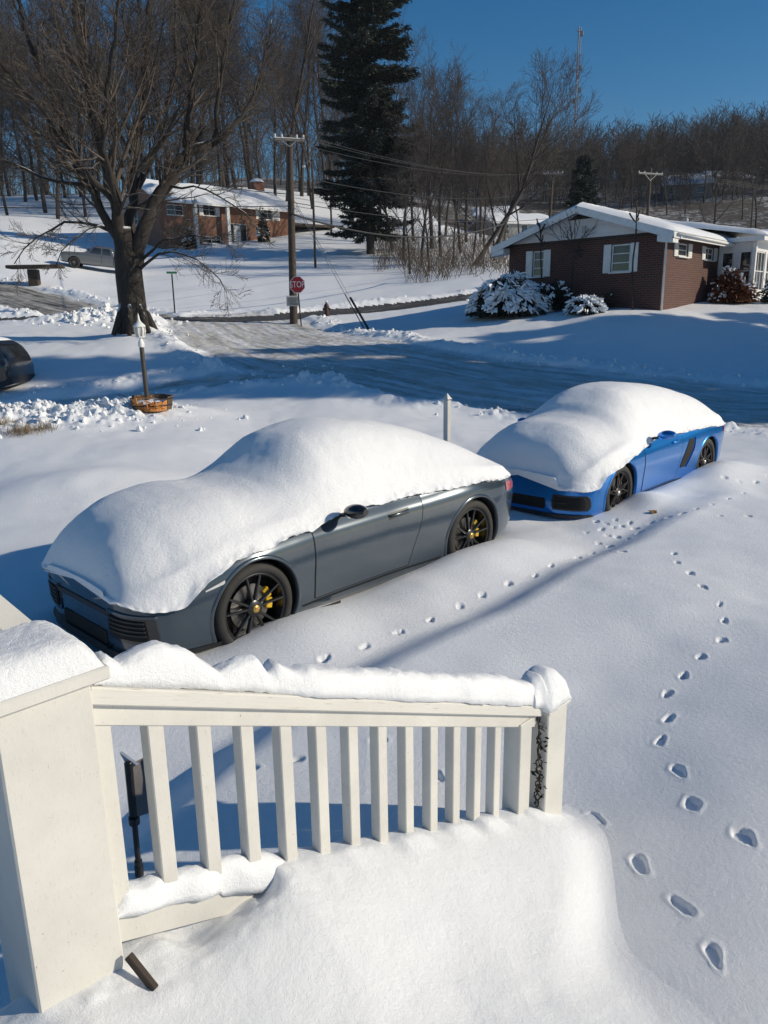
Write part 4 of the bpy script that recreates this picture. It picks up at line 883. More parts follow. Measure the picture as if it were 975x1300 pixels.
def build_pickup():
    Y = 57; q = PY(74, 340, Y); z = gh(q[0] + 1, Y)
    P = dict(W=([-.95, -.9, -.75, -.2, .5, 2.5, 4.2, 4.4, 4.45], [.70, .82, .90, .95, .96, .96, .96, .94, .90]), zb=([-.95, 0, 4.45], [.42, .38, .45]),
             zs=([-.95, -.7, 0, 1, 4.2, 4.45], [.95, 1.03, 1.08, 1.12, 1.14, 1.12]), zt=([-.95, -.6, .4, .75, 1.25, 1.6, 2.3, 2.62, 2.72, 4.2, 4.45], [1.0, 1.10, 1.18, 1.25, 1.70, 1.80, 1.80, 1.70, 1.19, 1.19, 1.16]), n=3.6)
    t, B = far_vehicle('pickup_truck', 'silver pickup truck parked nose down on the snowy drive behind the big bare tree', 'pickup truck', (q[0] + .9, Y + .9, z), math.radians(14), P, M['silver_paint'], .39, 3.3)
    sl = (gh(q[0] + 4.5, Y + 1.8) - gh(q[0] + .9, Y + .9)) / 3.7; t.rotation_euler = (0, -math.atan(sl), math.radians(14))
    for sg in (-1, 1):
        side_patch(B, lambda u, v: (1.02 + .32 * v + (.80 - .32 * v) * u, 1.18 + .42 * v), 16, 8, .008, M['glass'], t, 'side_window', sg)
        side_patch(B, lambda u, v: (1.90 + (.62 - .12 * v) * u, 1.18 + .42 * v), 16, 8, .008, M['glass'], t, 'side_window', sg)
        strip(B, [(2.70, z_) for z_ in np.linspace(.5, 1.12, 8)], .03, .006, M['liner'], t, 'door_gap', sg); strip(B, [(1.86, z_) for z_ in np.linspace(.5, 1.12, 8)], .02, .006, M['liner'], t, 'door_gap', sg)
        end_patch(B, sg * .50, sg * .84, .80, .95, .01, M['clear_lens'], t, 'headlight')
    end_patch(B, -.70, .70, 1.22, 1.62, .01, M['glass'], t, 'windscreen'); end_patch(B, -.48, .48, .70, .93, .012, M['liner'], t, 'grille'); end_patch(B, -.85, .85, .48, .62, .04, M['silver'], t, 'front_bumper')
# ------------------------------------------------------------------ trees
def grow(out, p, d, L, r, lvl, rng, o):
    """out: list of (level, points, radii); one branch and everything that springs from it"""
    n = o['seg'][min(lvl, len(o['seg']) - 1)]; P = [p]; cur = p; dd = d / np.linalg.norm(d); st = L / n
    for i in range(n):
        dd = dd + rng.normal(0, o['wob'][min(lvl, len(o['wob']) - 1)], 3) + np.array([0, 0, o['up'][min(lvl, len(o['up']) - 1)]]); dd /= np.linalg.norm(dd); cur = cur + dd * st; P.append(cur)
    P = np.array(P); R = np.maximum(r * (1 - .85 * np.linspace(0, 1, n + 1)) , o['rmin']); out.append((lvl, P, R))
    if lvl < o['lv']: sprout(out, P, R, L, lvl, rng, o)
def sprout(out, P, R, L, lvl, rng, o, lo=None):
    nc = o['kids'][min(lvl, len(o['kids']) - 1)]; nc = max(1, int(nc * rng.uniform(.75, 1.25))); lo = o['lo'][min(lvl, len(o['lo']) - 1)] if lo is None else lo
    sp = o['sp'][min(lvl, len(o['sp']) - 1)]; lr = o['lr'][min(lvl, len(o['lr']) - 1)]; n = len(P) - 1
    for k in range(nc):
        f = lo + (1 - lo) * (k + rng.uniform(.1, .9)) / nc; x = f * n; i = min(int(x), n - 1); q = P[i] + (P[i+1] - P[i]) * (x - i); t = P[i+1] - P[i]; t /= np.linalg.norm(t)
        w = rng.normal(0, 1, 3); w -= t * (w @ t); w /= np.linalg.norm(w) + 1e-9; a = sp * rng.uniform(.6, 1.3); dd = t * math.cos(a) + w * math.sin(a)
        rr = R[i] + (R[i+1] - R[i]) * (x - i); grow(out, q, dd, L * lr * (1.1 - .55 * f) * rng.uniform(.7, 1.25), rr * (rng.uniform(.34, .58) if lvl < 2 else rng.uniform(.45, .7)), lvl + 1, rng, o)
def split_build(out, trunk_lv, sides, mt, mc, root, cname='crown'):
    a = MB(); b = MB()
    for lv, P, R in out: (a if lv <= trunk_lv else b).tube(P, R, sides[min(lv, len(sides) - 1)], cap=lv <= trunk_lv)
    a.build('trunk', mt, root, True)
    if b.n: b.build(cname, mc, root, True)
BG = dict(seg=[8, 5, 4, 3], wob=[.06, .13, .17, .2], up=[.03, .10, .08, .06], rmin=.010, lv=3, kids=[17, 9, 9], lo=[.25, .18, .12], sp=[.66, .68, .7], lr=[.46, .48, .58])
def bare_variant(seed, h=15., r=.21, lean=(0, 0), **kw):
    rng = np.random.default_rng(seed); o = dict(BG); o.update(kw); out = []
    grow(out, np.zeros(3) - [0, 0, .3], np.array([lean[0], lean[1], 1.]), h, r, 0, rng, o); return out
def build_big_tree():
    Y0 = 27.0; b = PY(172, 432, Y0); z = gh(b[0], b[1]); b = np.array([b[0], Y0, z]); rng = np.random.default_rng(11)
    t = thing('bare_tree', 'huge bare old tree with a thick forked trunk standing behind the leaning lamp post', 'tree', tuple(b))
    def Q(px, py, dy=0): return PY(px, py, Y0 + dy) - b
    out = []
    def limb(pts, r0, r1, kids, lv0=1, lo=.2, Lf=.5):
        K = np.array([Q(*p) for p in pts]); s = np.concatenate([[0], np.cumsum(np.linalg.norm(np.diff(K, axis=0), axis=1))]); m = max(6, int(s[-1] / .45)); x = np.linspace(0, s[-1], m)
        P = np.stack([pch(s, K[:, i])(x) for i in range(3)], 1); P[1:-1] += rng.normal(0, .05, (m - 2, 3)); r0 = r0 * .84; R = (r0 + (r1 - r0) * (x / s[-1]) ** .62) * (1 + .05 * rng.normal(0, 1, m))
        out.append((0 if r0 > .12 else 1, P, R)); o = dict(seg=[6, 6, 5, 4], wob=[.09, .09, .10, .13], up=[.14, .15, .10, .03], rmin=.0055, lv=4, kids=[kids, int(kids * 1.15), 9 if Lf >= .5 else 6, 6], lo=[lo, lo, .12, .12], sp=[.6, .62, .58, .62], lr=[Lf, Lf * 1.05, .62, .6])
        sprout(out, P, R, s[-1] * .72, 1, rng, o, lo)
    P = np.array([Q(172, 440), Q(172, 428), Q(171, 412), Q(168, 385), Q(164, 352), Q(162, 328), Q(160, 305), Q(159, 288)]); out.append((0, P, np.array([.70, .60, .52, .46, .45, .44, .34, .20])))
    for k in range(7):
        a = k * 2 * PI / 7 + .3; out.append((0, np.array([[math.cos(a) * .35, math.sin(a) * .35, .9], [math.cos(a) * .55, math.sin(a) * .55, .30], [math.cos(a) * .78, math.sin(a) * .78, -.12]]), np.array([.10, .13, .08])))
    limb([(165, 365), (160, 328), (150, 280, -.3), (140, 220, -.6), (120, 150, -.9), (105, 80, -1), (95, 0, -1.2), (85, -90, -1.2)], .36, .05, 20)
    limb([(166, 368), (172, 320), (188, 275, .2), (214, 228, .5), (236, 196, .8), (268, 183, 1.0)], .38, .16, 8, lo=.45)
    limb([(236, 198, .8), (243, 120, 1.0), (254, 30, 1.1), (262, -70, 1.3)], .17, .04, 18)
    limb([(165, 360), (162, 320, .3), (166, 250, 1), (172, 180, 1.6), (185, 90, 2.2), (190, 0, 2.5), (197, -95, 3)], .30, .05, 20)
    limb([(162, 340), (145, 295, -.2), (112, 245, -.5), (75, 155, -1), (42, 60, -1.6), (12, -25, -2)], .24, .04, 20)
    limb([(268, 183, 1.0), (292, 168, 1.2), (325, 110, 1.4), (345, 25, 1.6)], .14, .03, 16)
    limb([(270, 184, 1), (278, 120, .6), (290, 40, .4), (305, -60, .2)], .12, .03, 15)
    limb([(150, 262, -.4), (95, 200, -1.8), (45, 130, -3), (-10, 70, -4)], .17, .03, 18)
    limb([(168, 250, 1), (205, 170, 2.4), (222, 80, 3.4), (225, -30, 4)], .18, .035, 18)
    limb([(150, 270, -.4), (130, 170, -2.6), (140, 70, -4), (150, -60, -5)], .17, .035, 18)
    limb([(120, 235, -.5), (60, 230, -.8), (15, 205, -1.2), (-40, 190, -1.5)], .11, .02, 15)
    limb([(150, 298, 0), (100, 282, -.6), (55, 296, -.9), (18, 335, -1.1)], .085, .015, 12, lo=.15, Lf=.4)
    limb([(140, 292, 0), (112, 292, -.9), (88, 312, -1.3), (70, 340, -1.5)], .06, .012, 10, lo=.15, Lf=.4)
    limb([(174, 345, 0), (205, 320, -.5), (240, 325, -.9), (272, 352, -1.1), (288, 372, -1.2)], .075, .012, 13, lo=.2, Lf=.42)
    limb([(180, 330, 0), (220, 300, -.5), (262, 300, -.9), (300, 318, -1.0)], .07, .012, 12, lo=.25, Lf=.4)
    limb([(210, 235, .4), (255, 240, 0), (300, 262, -.4), (335, 300, -.8)], .06, .012, 12, lo=.25, Lf=.4)
    split_build(out, 1, [10, 7, 4, 3, 3], M['bark'], M['twig'], t)
def tree_loc(px, Y): p = PY(px, 300, Y); return p[0], Y, gh(p[0], Y) - .1
def build_background_trees():
    rnd = random.Random(5); protos = []
    specs = [dict(h=17, r=.20), dict(h=15, r=.17), dict(h=18, r=.23), dict(h=13, r=.16, kids=[18, 9, 6]), dict(h=16, r=.19, lean=(.1, 0)), dict(h=14, r=.2, kids=[12, 11, 7], lo=[.2, .2, .15])]
    for i, s in enumerate(specs): protos.append(bare_variant(100 + i, **s))
    meshes = [None] * len(protos); n = 0
    def place(px, Y, sc, kind, label, group, seed):
        x, y, z = tree_loc(px, Y); rz = random.Random(seed).uniform(0, 6.28)
        if meshes[kind] is None:
            t = thing('bare_tree', label, 'tree', (x, y, z), rz, group); split_build(protos[kind], 0 if kind != 5 else 1, [6, 4, 3, 3], M['bark_bg'], M['twig_bg'], t); meshes[kind] = t
        else:
            t = copy_tree(meshes[kind]); t.location = (x, y, z); t.rotation_euler = (0, 0, rz); tag(t, label, 'tree', group)
        t.scale = (sc * rnd.uniform(.9, 1.15), sc * rnd.uniform(.9, 1.15), sc); return t
    g1 = 'bare trees on the rise behind the orange brick house'; l1 = 'slender bare tree on the wooded rise behind the orange brick house'
    k = 0
    for row, (Y, n, j) in enumerate(((98, 15, 5), (108, 14, 7), (122, 14, 9), (138, 11, 10))):
        for i in range(n):
            px = -70 + (i + rnd.uniform(.1, .9)) * 520 / n
            place(px, Y + rnd.uniform(-j, j), rnd.uniform(.95, 1.5) * (1 + .07 * row), rnd.randrange(5), l1, g1, k); k += 1
    g2 = 'bare trees between the evergreen and the brown brick house'
    for (px, Y, sc, kd) in ((512, 66, .92, 5), (535, 62, .95, 1), (560, 68, 1.05, 0), (548, 74, 1.1, 2), (585, 70, .98, 4), (575, 60, .78, 3), (600, 66, .85, 1), (498, 76, 1.1, 4), (525, 82, 1.15, 0), (615, 74, .9, 3), (592, 80, 1.0, 2), (640, 84, .85, 1), (628, 64, .62, 5), (565, 90, 1.2, 4), (610, 92, 1.1, 0), (480, 88, 1.25, 2), (450, 92, 1.2, 1), (660, 92, .8, 4), (420, 86, 1.1, 3), (545, 57, .7, 5), (520, 56, .62, 3)):
        place(px, Y, sc * .74, kd, 'bare tree in the thicket between the tall evergreen and the brown brick house', g2, k); k += 1
    # the two leaning trees at the right end of that thicket
    for (px, Y, ln, lab, sd) in ((598, 61, (.62, .0), 'bare tree leaning far to the right at the edge of the thicket', 301), (622, 66, (.40, .1), 'bare tree with a slightly leaning snow flecked trunk beside the leaning tree', 302)):
        x, y, z = tree_loc(px, Y); t = thing('bare_tree', lab, 'tree', (x, y, z)); out = bare_variant(sd, 13.5, .2, ln, up=[.05, .12, .1, .07], kids=[16, 10, 8]); split_build(out, 1, [7, 5, 3, 3], M['bark_bg'], M['twig_bg'], t)
    g3 = 'bare trees beyond the brown brick house'
    for (px, Y, sc, kd) in ((905, 105, 1.25, 5), (820, 118, .95, 1), (870, 112, .85, 3), (785, 125, .9, 0), (745, 128, 1.0, 4), (960, 118, 1.0, 2), (940, 130, 1.0, 1), (700, 115, .9, 3), (845, 140, 1.0, 4), (765, 112, .75, 5), (990, 108, 1.1, 0), (715, 140, 1.0, 2), (890, 150, 1.05, 0), (800, 150, 1.0, 2), (925, 150, 1.1, 4)):
        place(px, Y, sc * .72, kd, 'bare tree on the valley floor beyond the snowy roof of the brown brick house', g3, k); k += 1
    # brush on the bank under the thicket: too many stems to count
    rb = np.random.default_rng(77); m = MB()
    for i in range(700):
        px = rb.uniform(478, 650); Y = rb.uniform(50, 84) if px > 520 else rb.uniform(58, 84); x = PY(px, 300, Y)[0]; z = gh(x, Y) if i % 3 == 0 else z; z = gh(x, Y)
        for q in range(3):
            d = np.array([rb.normal(0, .45), rb.normal(0, .45), 1.0]); L = rb.uniform(.5, 2.0); d *= L; b0 = np.array([x + rb.normal(0, .25), Y + rb.normal(0, .25), z - .1]); m.tube([b0, b0 + d * .55 + rb.normal(0, .06, 3), b0 + d], [.016, .012, .007], 3, cap=False)
    tag(m.build('brush', M['twig'], None, True), 'tangled brown brush on the snowy bank under the thicket', 'brush', kind='stuff')
    # far wooded hill: one mass
    small = []
    for s in range(5):
        out = bare_variant(400 + s, 12., .13, kids=[13, 6], lv=2, seg=[5, 3, 2], rmin=.032, lr=[.46, .48], up=[.02, .10, .06], wob=[.10, .16, .2], lo=[.22, .2], sp=[.7, .75]); mb = MB()
        for lv, P, R in out: mb.tube(P, R * 1.0, 3, cap=False)
        small.append((np.concatenate(mb.v), np.concatenate(mb.q)))
    rng = np.random.default_rng(9); VV = []; QQ = []; n0 = 0
    cand = []
    for _ in range(9000):
        Y = rng.uniform(150, 330); a = rng.uniform(-.60, .62); 
        cand.append((a * Y, Y))
    cand = np.array(cand); z = ground(cand[:, 0], cand[:, 1]); keep = rng.uniform(0, 1, len(cand)) < np.where(cand[:, 0] / cand[:, 1] < .0, .14, .5)
    for (x, y), zz in zip(cand[keep], z[keep]):
        v, q = small[rng.integers(5)]; s = rng.uniform(.42, 1.12) ** 1.0; c, s_ = math.cos(zz * 50), math.sin(zz * 50); R = np.array([[c, -s_, 0], [s_, c, 0], [0, 0, 1]])
        VV.append((v * s) @ R.T + [x, y, zz - .3]); QQ.append(q + n0); n0 += len(v)
    o = npmesh('wooded_hillside', np.concatenate(VV), np.concatenate(QQ), None, M['twig_bg']); tag(o, 'far bare brown woods covering the hillside', 'woods', kind='stuff')
    return place
def build_evergreen(px, Y, h, wid, label, seed, lean=0, dens=1.0, X=None):
    x, y, z = tree_loc(px, Y) if X is None else (X, Y, gh(X, Y) - .1); t = thing('evergreen_tree', label, 'tree', (x, y, z)); rng = np.random.default_rng(seed); tr = MB(); tr.tube([[0, 0, -.3], [0, 0, h * .5], [lean * .5, 0, h * .99]], [.010 * h, .007 * h, .0015 * h], 8); tr_b = MB()
    V = []; zz = h * .06
    while zz < h * .985:
        f = zz / h; Lb = wid * (1 - f) ** .6 * (.45 + .55 * min(1, f / .22)) * rng.uniform(.75, 1.15) + .25; nb = rng.integers(6, 10)
        for k in range(nb):
            a = rng.uniform(0, 2 * PI); L = Lb * rng.uniform(.55, 1.12); n = max(4, int(L / .35)); s = np.linspace(0, 1, n + 1); e = rng.uniform(-.22, .28) + .35 * f
            P = np.stack([np.cos(a) * L * s, np.sin(a) * L * s, zz + L * (e * s - .42 * s ** 2 + .34 * s ** 4)], 1); P[:, 0] += lean * f * .5
            tr_b.tube(P, np.linspace(.045, .012, n + 1), 3, cap=False)
            m = int(L * 95 * dens) + 8; u = rng.uniform(.12, 1, m) ** .8; ii = np.minimum((u * n).astype(int), n - 1); fr = u * n - ii; c = P[ii] + (P[ii + 1] - P[ii]) * fr[:, None]
            wd = (.18 + .34 * (1 - u)) * min(1.6, .4 + L * .35); off = rng.normal(0, 1, (m, 3)) * [1, 1, .35] * wd[:, None] * .55; c = c + off - [0, 0, .08]
            rd = np.array([np.cos(a), np.sin(a), 0]); d = rd * .55 + off / (np.linalg.norm(off, axis=1)[:, None] + .2) * .8 + rng.normal(0, .28, (m, 3)); d[:, 2] -= .22; d /= np.linalg.norm(d, axis=1)[:, None]; w = np.cross(d, rng.normal(0, .6, (m, 3)) + [0, 0, 1]); w /= np.linalg.norm(w, axis=1)[:, None] + 1e-9
            ln = rng.uniform(.16, .36, m)[:, None]; ww = rng.uniform(.04, .085, m)[:, None]
            V.append(np.stack([c - d * ln * .5, c + w * ww, c + d * ln, c - w * ww], 1).reshape(-1, 3))
        zz += rng.uniform(.22, .42) * (h / 22)
    V = np.concatenate(V); tr.build('trunk', M['bark_bg'], t, True); tr_b.build('branches', M['bark_bg'], t, True); npmesh('needles', V, np.arange(len(V)).reshape(-1, 4), None, M['needle_snow'], t, False)
    return t
def shrub(name, label, loc, R, nleaf, mats, seed, droop=.5, ll=(.14, .3), lw=(.02, .045), snowtop=.5, cat='bush', stems=14):
    t = thing(name, label, cat, loc); rng = np.random.default_rng(seed); st = MB(); R = np.array(R, float)
    for k in range(stems):
        a = rng.uniform(0, 2 * PI); r = rng.uniform(.3, .85); e = np.array([math.cos(a) * r * R[0], math.sin(a) * r * R[1], R[2] * rng.uniform(.6, .98)]); st.tube([[e[0] * .15, e[1] * .15, -.1], e * [.5, .5, .6], e], [.022, .014, .006], 5)
    st.build('stems', M['dark_wood'], t, True)
    d = rng.normal(0, 1, (nleaf, 3)); d[:, 2] = np.abs(d[:, 2]); d /= np.linalg.norm(d, axis=1)[:, None]; bl = .82 + .18 * vnoise(d[:, 0] * 3.1 + seed, d[:, 1] * 3.1, d[:, 2] * 3.1, seed); rad = (rng.uniform(.25, 1.0, nleaf) ** .45) * bl; c = d * rad[:, None] * R
    o = d * [1, 1, .35] + rng.normal(0, .35, (nleaf, 3)); o[:, 2] -= droop; o /= np.linalg.norm(o, axis=1)[:, None]; w = np.cross(o, d + rng.normal(0, .3, (nleaf, 3))); w /= np.linalg.norm(w, axis=1)[:, None] + 1e-9
    ln = rng.uniform(*ll, nleaf)[:, None]; ww = rng.uniform(*lw, nleaf)[:, None]; c[:, 2] = np.maximum(c[:, 2], .05)
    V = np.stack([c - o * ln * .5, c + w * ww, c + o * ln * .6, c - w * ww], 1); clump = vnoise(d[:, 0] * 4 + 3 * seed, d[:, 1] * 4, d[:, 2] * 4, seed + 3)
    sn = (rad > .72) & (clump + rng.normal(0, .25, nleaf) > 1 - 2 * snowtop) & (c[:, 2] > .08 * R[2])
    lv = V.reshape(-1, 3); npmesh('leaves', lv, np.arange(len(lv)).reshape(-1, 4), None, mats[0], t, False)
    if sn.any():
        S = V[sn] + d[sn][:, None] * .03 + [0, 0, .035]; m = S.mean(1, keepdims=True); S = m + (S - m) * [1.15, 1.15, 1.1]; thick = np.concatenate([S, S - [0, 0, .05]], 1)       # small snow pads lying on the leaves
        pads = thick.reshape(-1, 3); b = np.arange(len(S))[:, None] * 8; f = np.array([(0,1,2,3),(0,4,5,1),(1,5,6,2),(2,6,7,3),(3,7,4,0),(7,6,5,4)])
        npmesh('snow', pads, (b[:, None] + f[None].reshape(1, 6, 4)).reshape(-1, 4) if False else (b.reshape(-1, 1, 1) + f[None]).reshape(-1, 4), None, mats[1], t, False)['kind'] = 'stuff'
    return t
# ------------------------------------------------------------------ buildings
def box_uv(o):
    me = o.data; n = len(me.loops); co = np.zeros(len(me.vertices) * 3, np.float32); me.vertices.foreach_get('co', co); co = co.reshape(-1, 3); vi = np.zeros(n, np.int32); me.loops.foreach_get('vertex_index', vi)
    pn = np.zeros(len(me.polygons) * 3, np.float32); me.polygons.foreach_get('normal', pn); pn = pn.reshape(-1, 3); lt = np.zeros(len(me.polygons), np.int32); me.polygons.foreach_get('loop_total', lt); N = np.repeat(pn, lt, 0); C = co[vi]
    h = np.hypot(N[:, 0], N[:, 1]) + 1e-9; u = (C[:, 0] * -N[:, 1] + C[:, 1] * N[:, 0]) / h; v = C[:, 2].copy(); f = np.abs(N[:, 2]) > .75; u[f] = C[f, 0]; v[f] = C[f, 1]
    uv = me.uv_layers.new(name='UVMap'); uv.data.foreach_set('uv', np.stack([u, v], 1).astype(np.float32).ravel()); return o
def wall(name, mat, parent, a, b, z0, z1, holes=(), depth=.14, outward=1, gable=None):
    """upright wall from a to b (local xy); holes (s0, s1, z0, z1) are real openings with reveals; outward = +1 if outside lies right of a->b"""
    a = np.array(a, float); b = np.array(b, float); L = np.linalg.norm(b - a); d = (b - a) / L; nrm = np.array([d[1], -d[0]]) * outward; mb = MB()
    P = lambda s, z, dep=0: np.array([*(a + d * s - nrm * dep), z])
    S = sorted({0, L, *[h[0] for h in holes], *[h[1] for h in holes]}); Z = sorted({z0, z1, *[h[2] for h in holes], *[h[3] for h in holes]})
    for s0_, s1_ in zip(S[:-1], S[1:]):
        for za, zb in zip(Z[:-1], Z[1:]):
            sm, zm = (s0_ + s1_) / 2, (za + zb) / 2
            if any(h[0] < sm < h[1] and h[2] < zm < h[3] for h in holes): continue
            mb.add([P(s0_, za), P(s1_, za), P(s1_, zb), P(s0_, zb)], [(0, 1, 2, 3)]); mb.add([P(s0_, za, depth), P(s1_, za, depth), P(s1_, zb, depth), P(s0_, zb, depth)], [(3, 2, 1, 0)])
    for h in holes:
        q = [(h[0], h[2]), (h[1], h[2]), (h[1], h[3]), (h[0], h[3])]
        for i in range(4): mb.add([P(*q[i]), P(*q[(i+1) % 4]), P(*q[(i+1) % 4], depth), P(*q[i], depth)], [(0, 1, 2, 3)])
    if gable: mb.prism([P(0, z1), P(L, z1), P(*gable)], tuple(np.append(-nrm * depth, 0)))
    o = mb.build(name, mat, parent, False, fix=False); return box_uv(o)
def window(parent, a, b, s0, s1, z0, z1, outward=1, frame=None, shutter=None, rows=2, cols=1, inset=.06, sill=True, name='window'):
    a = np.array(a, float); b = np.array(b, float); d = (b - a) / np.linalg.norm(b - a); nrm = np.array([d[1], -d[0]]) * outward; rz = math.atan2(d[1], d[0]); frame = frame or M['white_trim']
    P = lambda s, z, dep=0: np.array([*(a + d * s - nrm * dep), z])
    mb = MB(); w = .05; sc, zc = (s0 + s1) / 2, (z0 + z1) / 2
    mb.box(P(s0 + w / 2, zc, inset), (w, .06, z1 - z0 - .004), rz, ch=.004); mb.box(P(s1 - w / 2, zc, inset), (w, .06, z1 - z0 - .004), rz, ch=.004); mb.box(P(sc, z1 - w / 2, inset), (s1 - s0 - 2 * w, .058, w), rz); mb.box(P(sc, z0 + w / 2, inset), (s1 - s0 - 2 * w, .058, w), rz)
    for i in range(1, rows): mb.box(P(sc, z0 + (z1 - z0) * i / rows, inset), (s1 - s0 - 2 * w, .05, .035), rz)
    for i in range(1, cols): mb.box(P(s0 + (s1 - s0) * i / cols, zc, inset + .004), (.03, .044, z1 - z0 - 2 * w), rz)
    f = mb.build(name, frame, parent)
    g = MB(); g.box(P(sc, zc, inset + .012), (s1 - s0 - .06, .012, z1 - z0 - .06), rz); g.build('pane', M['glass'], f)
    if sill: k = MB(); k.box(P(sc, z0 - .028, -.02), (s1 - s0 + .12, .16, .05), rz, ch=.006); k.build('sill', frame, f)
    if shutter:
        for e, s in ((-1, s0 - shutter / 2 - .01), (1, s1 + shutter / 2 + .01)):
            m = MB(); m.box(P(s, zc, -.024), (shutter, .035, z1 - z0 + .04), rz, ch=.005)
            for i in range(int((z1 - z0) / .09)): m.box(P(s, z0 + .06 + i * .09, -.045), (shutter - .08, .014, .05), rz)
            m.build('shutter', M['white_trim'], parent)
    return f
def snow_slab(mb, A, B, C, D, th, seed=0, n=40, m=16, lip=.10):
    """thick rounded snow on a roof plane with corners A-B (eave) and D-C (ridge)"""
    A, B, C, D = [np.array(q, float) for q in (A, B, C, D)]; nrm = np.cross(B - A, D - A); nrm /= np.linalg.norm(nrm); nrm = nrm if nrm[2] > 0 else -nrm; G = np.zeros((n + 1, m + 1, 3)); Lo = np.zeros((n + 1, m + 1, 3))
    for i in range(n + 1):
        for j in range(m + 1):
            u = i / n; v = j / m; p = (A * (1 - u) + B * u) * (1 - v) + (D * (1 - u) + C * u) * v; e = min(1, min(u, 1 - u) * n / 2.0) ** .5; e2 = min(1, v * m / 2.0) ** .5
            hh = th * (.15 + .85 * min(e, e2)) * (1 + .16 * float(vnoise(p[0] * 1.1, p[1] * 1.1, seed=seed)) + .05 * float(vnoise(p[0] * 5, p[1] * 5, seed=seed + 1))); out = (A + B - C - D) / 2; out /= np.linalg.norm(out)
            q = p + np.array([0, 0, hh]); q = q + out * (.05 * (1 - v) ** 8) * (1 + .6 * float(vnoise(p[0] * 2.2, p[1] * 2.2, seed=seed + 2))); G[i, j] = q; Lo[i, j] = p + nrm * .004
    mb.grid(G)
    for a, b in ((G[0], Lo[0]), (G[-1], Lo[-1]), (G[:, 0], Lo[:, 0]), (G[:, -1], Lo[:, -1])): mb.grid(np.stack([a, b], 0))
def plane_hit(px, py, o, nrm): r = ray(px, py); return cO + r * (((np.array(o) - cO) @ nrm) / (r @ nrm))
def build_brown_house():
    c = PY(837.5, 386, 29.6); l = PY(645, 386, 34.2); ez = (c - l); yax = (l - c); yax[2] = 0; Wd = np.linalg.norm(yax); yax /= Wd; xax = np.array([yax[1], -yax[0], 0]); rz = math.atan2(xax[1], xax[0])
    z0 = gh(c[0], c[1]) - .15; zb = PY(837.5, 386, 29.6)[2]; h = PY(841, 293, 29.6)[2] - z0; org = np.array([c[0], c[1], z0])
    t = thing('brick_house', 'single storey dark brown brick house with a white gable and snow on its roof', 'house', tuple(org), rz)
    def gy(px, py): q = plane_hit(px, py, org, xax) - org; return q @ yax, q[2]
    def sx(px, py): q = plane_hit(px, py, org, yax) - org; return q @ xax, q[2]
    pk = PY(739, 266, (29.6 + 34.2) / 2)[2] - z0; ry = Wd / 2; rise = pk - h; sl = rise / ry; LX = 15.0; ov = .55
    # gable windows
    y1, zt = gy(777, 311); y0, _ = gy(801, 311); _, zb1 = gy(790, 345); wr = (y0, y1, zb1, zt)
    y3, zt3 = gy(677, 318); y2, _ = gy(691, 318); wl = (y2, y3, zb1, zt)
    wall('wall', M['brick'], t, (0, 0), (0, Wd), 0, h, [wr, wl], outward=-1)
    for wv in (wr, wl): window(t, (0, 0), (0, Wd), *wv[:2], wv[2], wv[3], outward=-1, shutter=(y1 - y0) * .40, rows=3)
    # side wall with two windows, then the recessed porch
    xa, za = sx(861, 308); xb, _ = sx(874, 308); _, zc_ = sx(868, 326); w1 = (xa, xb, zc_, za); xc, _ = sx(896, 310); xd, _ = sx(907, 310); w2 = (xc, xd, zc_, za); xp, _ = sx(913, 310)
    wall('wall', M['brick'], t, (0, 0), (xp, 0), 0, h, [w1, w2], outward=1)
    for wv in (w1, w2): window(t, (0, 0), (xp, 0), *wv[:2], wv[2], wv[3], outward=1, shutter=(xb - xa) * .36, rows=2, cols=2 if wv is w2 else 1)
    # wing: screened side towards the viewer, sunlit windowed front, reaching out towards the street
    sxx = xp + .06; wd = 1.0
    for dd in np.linspace(.3, 8, 400):
        q = org + xax * sxx - yax * dd + np.array([0, 0, 1.6]) - cO
        if 487.5 + FPX * (q @ cR) / (q @ cF) > 955: wd = float(dd); break
    wh = h - .12
    wall('wall', M['brick'], t, (xp, 0), (LX, 0), 0, h, [], outward=1); wall('wall', M['brick'], t, (0, Wd), (LX, Wd), 0, h, [], outward=-1); wall('wall', M['brick'], t, (LX, 0), (LX, Wd), 0, h, [], outward=1)
    ho = [(wd * k / 2 + .12, wd * (k + 1) / 2 - .12, .95, wh - .35) for k in range(2)]
    wall('wing_wall', M['siding'], t, (sxx, -.01), (sxx, -wd), 0, wh, ho, outward=1)
    for q in ho: window(t, (sxx, -.01), (sxx, -wd), *q, outward=1, rows=2, cols=1, name='screen', sill=False)
    hf = [(.28, 1.55, .95, wh - .35), (1.8, 3.1, .95, wh - .35), (3.35, 4.6, .95, wh - .35)]
    wall('wing_wall', M['siding'], t, (sxx, -wd), (sxx + 5, -wd), 0, wh, hf, outward=1)
    for q in hf: window(t, (sxx, -wd), (sxx + 5, -wd), *q, outward=1, rows=2, cols=3)
    wall('wing_wall', M['siding'], t, (sxx + 5, -wd), (sxx + 5, -.01), 0, wh, [], outward=1)
    m = MB(); m.box((sxx, -wd, wh / 2), (.16, .16, wh), ch=.01); m.build('corner_board', M['white_trim'], t)
    rb = MB(); rb.prism([(sxx - .4, .2, wh), (sxx - .4, -wd - .45, wh), (sxx - .4, -wd - .45, wh + .17), (sxx - .4, .2, wh + .17)], (5.8, 0, 0)); rf2 = rb.build('wing_roof', M['white_trim'], t, fix=True)
    sb = MB(); snow_slab(sb, (sxx - .42, -wd - .47, wh + .175), (sxx + 5.42, -wd - .47, wh + .175), (sxx + 5.42, ry * .75, wh + 1.0), (sxx - .42, ry * .75, wh + 1.0), .24, 31, 40, 16); sb.build('snow_cover', M['snow'], rf2, True, fix=True)
